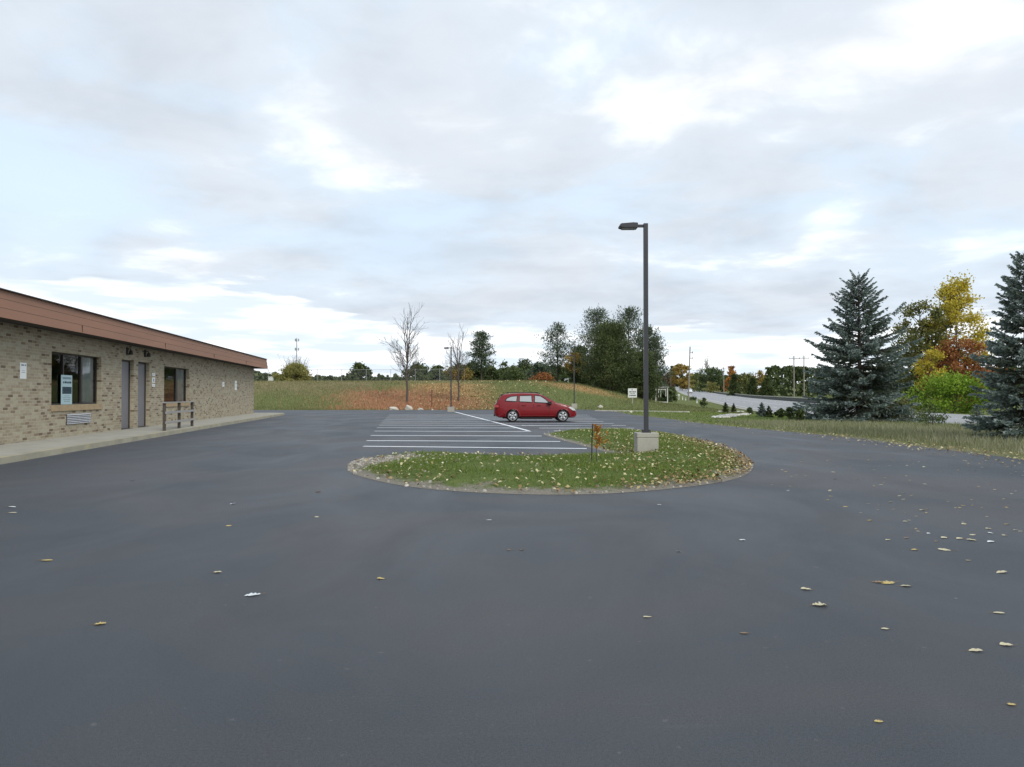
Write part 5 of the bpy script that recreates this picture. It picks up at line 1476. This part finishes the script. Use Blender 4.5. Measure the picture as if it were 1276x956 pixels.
def flat_leaves(name, A, z, size, v, mat, label, cat, seed, tilt=.35):
    rng = np.random.default_rng(seed); n = len(A); az = rng.uniform(0, 2 * PI, n)
    a = np.stack([np.cos(az), np.sin(az), rng.normal(0, tilt, n)], 1); b = np.stack([-np.sin(az), np.cos(az), rng.normal(0, tilt, n)], 1)
    s = (np.broadcast_to(size, n) * rng.uniform(.6, 1.3, n))[:, None]
    c = np.column_stack([A, z + .012 + np.abs(a[:, 2]) * s[:, 0] * .35])
    V = np.stack([c - a * s * .5, c + b * s * .34 + np.array([0, 0, .008]), c + a * s * .5, c - b * s * .34 + np.array([0, 0, .008])], 1).reshape(-1, 3)
    return tag(link(name, npmesh(name, V, np.arange(n * 4).reshape(n, 4), v), mat), label, cat, kind='stuff')
# leaves lying in the island: thick along the near right rim, thinner elsewhere
A = scatter_in(ISL, 26000, rg); z, d = isl_surf(A[:, 0], A[:, 1])
pxl = 638 + A[:, 0] / A[:, 1] * FPX; pyl = 492 + CAM_H / A[:, 1] * FPX
right = sstep(pxl, 700, 900)
dens = .022 + .55 * np.exp(-((d - .45) / .38) ** 2) * (.16 + .84 * right) * (pyl > 548) + .75 * right * np.exp(-d / 1.2) + .12 * (pyl > 592) * np.exp(-((d - .5) / .4) ** 2)
dens = dens * (.35 + .65 * (np.sin(A[:, 0] * 2.7 + np.sin(A[:, 1] * 3)) > -.3)) * np.where((pxl < 800) & (pyl < 560), .5, 1)
k = rg.random(len(A)) < dens * .9; A, z = A[k], z[k] + .025
flat_leaves('leaf_litter', A, z, .068, np.clip(rg.normal(.34, .26, len(A)), 0, 1), 'litter', 'brown and tan fallen leaves along the rim of the island', 'leaf litter', 2)
A = scatter_in(ISL, 1700, rg); z, d = isl_surf(A[:, 0], A[:, 1]); k = d > .2; A, z = A[k], z[k] + .04
flat_leaves('leaf_litter', A, z, .066, rg.random(len(A)), 'pale_litter', 'pale yellow leaves scattered over the island grass', 'leaf litter', 3)
# gravel at the left tip and small stones round the rim
A = scatter_in(ISL, 60000, rg); z, d = isl_surf(A[:, 0], A[:, 1]); tip = np.hypot(A[:, 0] - g0(455, 578)[0], A[:, 1] - g0(455, 578)[1])
k = (rg.random(len(A)) < .38 * np.exp(-(tip / 1.25) ** 2) + .05 * np.exp(-d / .18)); A, z = A[k], z[k]
a = Acc(); n = len(A); s = rg.uniform(.012, .038, n)
base_ = np.array([[-1, -1, -.3], [1, -1, -.3], [1, 1, -.3], [-1, 1, -.3], [-.6, -.6, .8], [.6, -.6, .8], [.6, .6, .8], [-.6, .6, .8]]); fc = np.array([[0, 1, 5, 4], [1, 2, 6, 5], [2, 3, 7, 6], [3, 0, 4, 7], [4, 5, 6, 7]])
V = np.column_stack([A, z])[:, None] + (base_[None] * rg.uniform(.7, 1.3, (n, 8, 3))) * s[:, None, None]
a.add(V.reshape(-1, 3), (fc[None] + (np.arange(n) * 8)[:, None, None]).reshape(-1, 4), np.repeat(np.clip(rg.normal(.5, .25, n), 0, 1), 5))
tag(link('gravel', a.mesh('gravel'), 'gravel'), 'grey gravel at the left tip and rim of the island', 'gravel', kind='stuff')

# weedy verge on the right
n = 60000
B = np.column_stack([rg.uniform(12, 24, n), rg.uniform(8, 46, n)]); sdv = poly_sd(LOT, B[:, 0], B[:, 1])
pt_ = np.sin(B[:, 0] * 1.1 + B[:, 1] * .5) * np.sin(B[:, 1] * .8)
k = (sdv > .12) & (rg.random(n) < np.clip(sdv / 1.0, .12, 1) * (.8 + .2 * pt_) * (1 - .75 * sstep(sdv, 5, 10))); B, sdv, pt_ = B[k], sdv[k], pt_[k]
hh = (.08 + .28 * sstep(sdv, .3, 2.2) * rg.uniform(.4, 1.15, len(B))) * (1 - .35 * sstep(B[:, 1], 32, 46))
blades('verge_weeds', np.column_stack([B, gz(B[:, 0], B[:, 1]) - .02]), hh, .016 + .012 * rg.random(len(B)), np.clip(.42 - .12 * pt_ + .10 * sstep(sdv, .5, 2) + rg.normal(0, .2, len(B)), 0, 1), 'weed_blades', 'tall dry grey-green weeds along the right edge of the lot', 'weeds', .45, 4)
n = 22000
B = np.column_stack([rg.uniform(7, 34, n), rg.uniform(36, 82, n)]); sdv = poly_sd(LOT, B[:, 0], B[:, 1]); k = (sdv > .1) & (B[:, 0] < road_x(B[:, 1]) - 1.5); B = B[k]
blades('verge_grass', np.column_stack([B, gz(B[:, 0], B[:, 1]) - .01]), rg.uniform(.06, .16, len(B)), .04, np.clip(rg.normal(.55, .2, len(B)), 0, 1), 'grass_blades', 'mown green grass between the lot and the road', 'grass', .7, 5)
# bank: weeds by zone
n = 90000
B = np.column_stack([rg.uniform(-44, 26, n), rg.uniform(80.5, 122, n)]); sdv = poly_sd(LOT, B[:, 0], B[:, 1]); kb_ = B[:, 0] / B[:, 1]
rz_ = np.exp(-((kb_ + .155) / .07) ** 2) * (1 - sstep(B[:, 1], 96, 106)) + .8 * np.exp(-((kb_ + .09) / .06) ** 2) * (1 - sstep(B[:, 1], 90, 101))
isred = rg.random(n) < rz_ * .55; ok = sdv > .15
C = B[ok & isred]
blades('red_weeds', np.column_stack([C, gz(C[:, 0], C[:, 1]) - .03]), rg.uniform(.15, .55, len(C)), .05, np.clip(rg.normal(.42, .25, len(C)), 0, 1), 'red_weeds', 'rust red and orange weeds low on the bank', 'weeds', .5, 6)
C = B[ok & ~isred]; kc_ = C[:, 0] / C[:, 1]
dryv = .38 + .14 * (kc_ < -.18) * rg.random(len(C)) + .22 * sstep(C[:, 1], 94, 112) * (kc_ < -.02) + .22 * np.exp(-((kc_ + .08) / .06) ** 2) + .12 * np.sin(C[:, 0] * .5) * np.sin(C[:, 1] * .6)
keep = rg.random(len(C)) < np.where(kc_ > -.02, .55, .9); C, dryv = C[keep], dryv[keep]
blades('bank_grass', np.column_stack([C, gz(C[:, 0], C[:, 1]) - .02]), rg.uniform(.10, .34, len(C)), .045, np.clip(dryv + rg.normal(0, .22, len(C)), 0, 1), 'field_blades', 'rough green and straw coloured grass on the bank', 'grass', .6, 7)
n = 5200
B = np.column_stack([rg.uniform(-14, 6, n), rg.uniform(82, 112, n)]); kb_ = B[:, 0] / B[:, 1]
k = rg.random(n) < np.exp(-((kb_ + .055) / .055) ** 2) * (1 - sstep(B[:, 1], 94, 110)) + .15; B = B[k]
flat_leaves('leaf_litter', B, gz(B[:, 0], B[:, 1]) + .10, .20, rg.random(len(B)) * .9, 'litter', 'tan fallen leaves spread over the foot of the bank', 'leaf litter', 8, .5)
# needle mulch below the pines and white gravel bed near the road
a = Acc(); n = 900
bxs = []
for (xa, ya, xb, yb_, wv) in ((898, 521, 912, 518.5, .5), (908, 519.5, 929, 516.2, .4), (897, 513.6, 924, 513.8, .25)):
    p, q = np.array(hit(xa, ya)[:2]), np.array(hit(xb, yb_)[:2]); f = rg.random(n); bxs.append(p + (q - p) * f[:, None] + rg.normal(0, wv * .45, (n, 2)))
B = np.concatenate(bxs); n = len(B); s = rg.uniform(.04, .10, n)
V = np.column_stack([B, gz(B[:, 0], B[:, 1]) + .06])[:, None] + (base_[None] * rg.uniform(.7, 1.3, (n, 8, 3))) * s[:, None, None]
a.add(V.reshape(-1, 3), (fc[None] + (np.arange(n) * 8)[:, None, None]).reshape(-1, 4), np.repeat(rg.random(n), 5))
tag(link('white_gravel', a.mesh('white_gravel'), 'white_gravel'), 'bed of white gravel at the feet of the young spruces', 'gravel', kind='stuff')
# leaf litter drifted along the right lot edge
n = 9000
B = np.column_stack([rg.uniform(8.5, 15, n), rg.uniform(7, 46, n)]); sdv = poly_sd(LOT, B[:, 0], B[:, 1])
k = rg.random(n) < np.exp(-(np.abs(sdv + .08) / .40)) * np.where(B[:, 1] < 34, .95, .5) + 1.1 * np.exp(-(np.abs(sdv - .1) / .25)) * (B[:, 1] < 26); k &= (sdv < .9); B, sdv = B[k], sdv[k]
flat_leaves('leaf_litter', B, np.maximum(gz(B[:, 0], B[:, 1]), 0) + .003 + .03 * (sdv > 0), .085, np.clip(rg.normal(.6, .25, len(B)), 0, 1), 'litter', 'pale brown leaves drifted along the right edge of the asphalt', 'leaf litter', 9, .25)

# ------------------------------------------------------------------ single fallen leaves on the asphalt
def leaf_mesh(seed, kind):
    rng = np.random.default_rng(seed); n = 9
    th = np.linspace(0, 1, n); half = .30 * np.sin(PI * th ** .8) ** .8 * (1 + .12 * rng.normal(size=n)) * (1.25 if kind == 'maple' else 1)
    if kind == 'maple': half *= np.where(np.arange(n) % 2 == 0, .55, 1.25)
    curl = rng.uniform(.12, .40)
    V = []; F = []
    for i in range(n):
        x = th[i] - .5; zc_ = .10 * curl * 4 * (x ** 2) + .015
        V += [(x, half[i], zc_ + curl * half[i] * rng.uniform(.7, 1.3)), (x, 0, zc_), (x, -half[i], zc_ + curl * half[i] * rng.uniform(.5, 1.2))]
    for i in range(n - 1):
        for q in (0, 1): F.append((3 * i + q, 3 * i + q + 1, 3 * i + q + 4, 3 * i + q + 3))
    return npmesh('fallen_leaf', V, F, rng.uniform(0, 1, len(F)) * .4 + .3), rng.uniform(.2, .5)
LM = {}
def leafm(seed, kind, mat):
    key = (seed, kind, mat)
    if key not in LM:
        me, sl = leaf_mesh(seed, kind); me.materials.append(MATS[mat])
        st_ = MB().tube([(.5, 0, .02), (.5 + sl * .5, .03, .05), (.5 + sl, .08, .03)], .014, 4).mesh('leaf_stem'); st_.materials.append(MATS['leaf_brown'])
        LM[key] = (me, st_)
    return LM[key]
rl = np.random.default_rng(17)
def fallen(x, y, wpx, label, mat='leaf_pale', kind='ovate', group='single fallen leaves on the asphalt', stem=True, XY=None, ang=None):
    X, Y = XY if XY else g0(x, y); s = wpx / FPX * Y
    me, st_ = leafm(int(rl.integers(0, 4)), kind, mat)
    o = bpy.data.objects.new('fallen_leaf', me); COL.objects.link(o)
    o.location = (X, Y, .002); o.rotation_euler = (rl.normal(0, .06), rl.normal(0, .06), rl.uniform(-.5, .5) + (PI if rl.random() < .5 else 0) if ang is None else ang); o.scale = (s, s, s)
    tag(o, label, 'leaf', group)
    if stem:
        c_ = bpy.data.objects.new('leaf_stem', st_); COL.objects.link(c_); c_.parent = o
    return o
for x, y, w, lab, mt, kd in [
    (16, 632, 11, 'upper of two pale leaves at the left edge below the sidewalk', 'leaf_white', 'ovate'), (17, 639, 11, 'lower of two pale leaves at the left edge below the sidewalk', 'leaf_pale', 'ovate'),
    (166, 599, 7, 'small pale leaf nearest the sidewalk left of the railing', 'leaf_white', 'ovate'), (60, 698, 15, 'yellowish leaf with a stem on the left asphalt', 'leaf_yellow', 'ovate'),
    (127, 777, 15, 'curled tan leaf, nearest the camera on the left side', 'leaf_yellow', 'maple'), (272, 713, 12, 'pale leaf left of the big white lobed leaf', 'leaf_pale', 'ovate'),
    (291, 628, 8, 'upper of two little leaves left of the island tip', 'leaf_white', 'ovate'), (286, 655, 8, 'lower of two little leaves left of the island tip', 'leaf_yellow', 'ovate'),
    (316, 741, 21, 'big white lobed leaf on the left middle asphalt', 'leaf_white', 'maple'), (395, 644, 7, 'small pale leaf below the gravel tip of the island', 'leaf_pale', 'ovate'),
    (397, 613, 8, 'brown leaf left of the gravel tip of the island', 'leaf_brown', 'ovate'), (475, 721, 11, 'yellow leaf in the middle of the left asphalt', 'leaf_yellow', 'ovate'),
    (609, 648, 9, 'white leaf just below the middle of the island', 'leaf_white', 'ovate'), (634, 685, 6, 'left one of two crumpled brown leaves in the middle', 'leaf_brown', 'maple'),
    (650, 685, 6, 'right one of two crumpled brown leaves in the middle', 'leaf_brown', 'maple'), (806, 768, 13, 'round pale leaf alone in the middle foreground', 'leaf_pale', 'ovate'),
    (845, 687, 8, 'white leaf alone right of the middle', 'leaf_white', 'ovate'), (821, 629, 6, 'tiny white leaf just below the right end of the island', 'leaf_white', 'ovate'),
    (924, 673, 9, 'white leaf below the right rim of the island', 'leaf_white', 'ovate'), (1003, 734, 14, 'folded pale leaf above the twisted brown one', 'leaf_pale', 'ovate'),
    (1020, 754, 20, 'twisted long brown leaf with a curled stem', 'leaf_pale', 'maple'), (926, 788, 11, 'dark crumpled leaf low right of the middle', 'leaf_brown', 'maple'),
    (1101, 783, 11, 'pale leaf below the brown clump on the right', 'leaf_pale', 'ovate'), (1092, 725, 15, 'left leaf of a brown clump on the right asphalt', 'leaf_brown', 'maple'),
    (1105, 726, 19, 'larger tan leaf in the brown clump on the right asphalt', 'leaf_yellow', 'maple'), (1127, 730, 14, 'pale leaf touching the right side of the brown clump', 'leaf_pale', 'ovate'),
    (1189, 745, 5, 'tiny white leaf scrap on the right asphalt', 'leaf_white', 'ovate'), (1242, 763, 15, 'long pale leaf near the right edge', 'leaf_pale', 'ovate'),
    (1213, 810, 18, 'left one of two big pale leaves in the lower right', 'leaf_pale', 'ovate'), (1251, 803, 17, 'right one of two big pale leaves in the lower right', 'leaf_pale', 'ovate'),
    (1257, 876, 13, 'crumpled tan leaf close to the right edge at the bottom', 'leaf_yellow', 'maple'), (1092, 897, 12, 'lowest leaf in the picture, tan and crumpled', 'leaf_yellow', 'maple'),
    (1246, 713, 15, 'bright pale leaf at the right edge below the row', 'leaf_pale', 'ovate'), (1175, 685, 16, 'long leaf under the row of four pale leaves', 'leaf_pale', 'ovate'),
    (1138, 685, 9, 'brownish leaf left of the long leaf under the row', 'leaf_yellow', 'ovate'), (1128, 670, 9, 'brown leaf left of the row of pale leaves', 'leaf_brown', 'ovate'),
    (1175, 670, 11, 'first leaf of the row of pale leaves on the right', 'leaf_pale', 'ovate'), (1194, 671, 11, 'second leaf of the row of pale leaves on the right', 'leaf_pale', 'ovate'),
    (1209, 673, 13, 'third leaf of the row of pale leaves on the right', 'leaf_pale', 'ovate'), (1233, 675, 12, 'last leaf of the row of pale leaves on the right', 'leaf_white', 'ovate'),
    (1148, 636, 9, 'lone pale leaf above the row on the right', 'leaf_pale', 'ovate'), (1205, 698, 9, 'small leaf below the row on the right', 'leaf_pale', 'ovate')]:
    fallen(x, y, w * .95, lab, mt, kd)
for i in range(120):
    u_ = rl.random()
    x = 1276 - 330 * u_ ** 1.5 ; y = 572 + rl.random() ** 1.5 * 105
    if y > 566 + (x - 900) * .45 + 22: y = 575 + rl.random() * 60
    if y < 548 + (x - 1070) * .14 and x > 1000: continue
    Yd = CAM_H * FPX / (y - 492)
    fallen(x, y, rl.uniform(.04, .08) * FPX / Yd, 'small pale leaf among many scattered over the upper right asphalt', ['leaf_pale', 'leaf_white', 'leaf_yellow', 'leaf_brown'][int(rl.choice(4, p=[.5, .05, .35, .1]))], 'ovate', 'leaves scattered over the upper right asphalt', False)
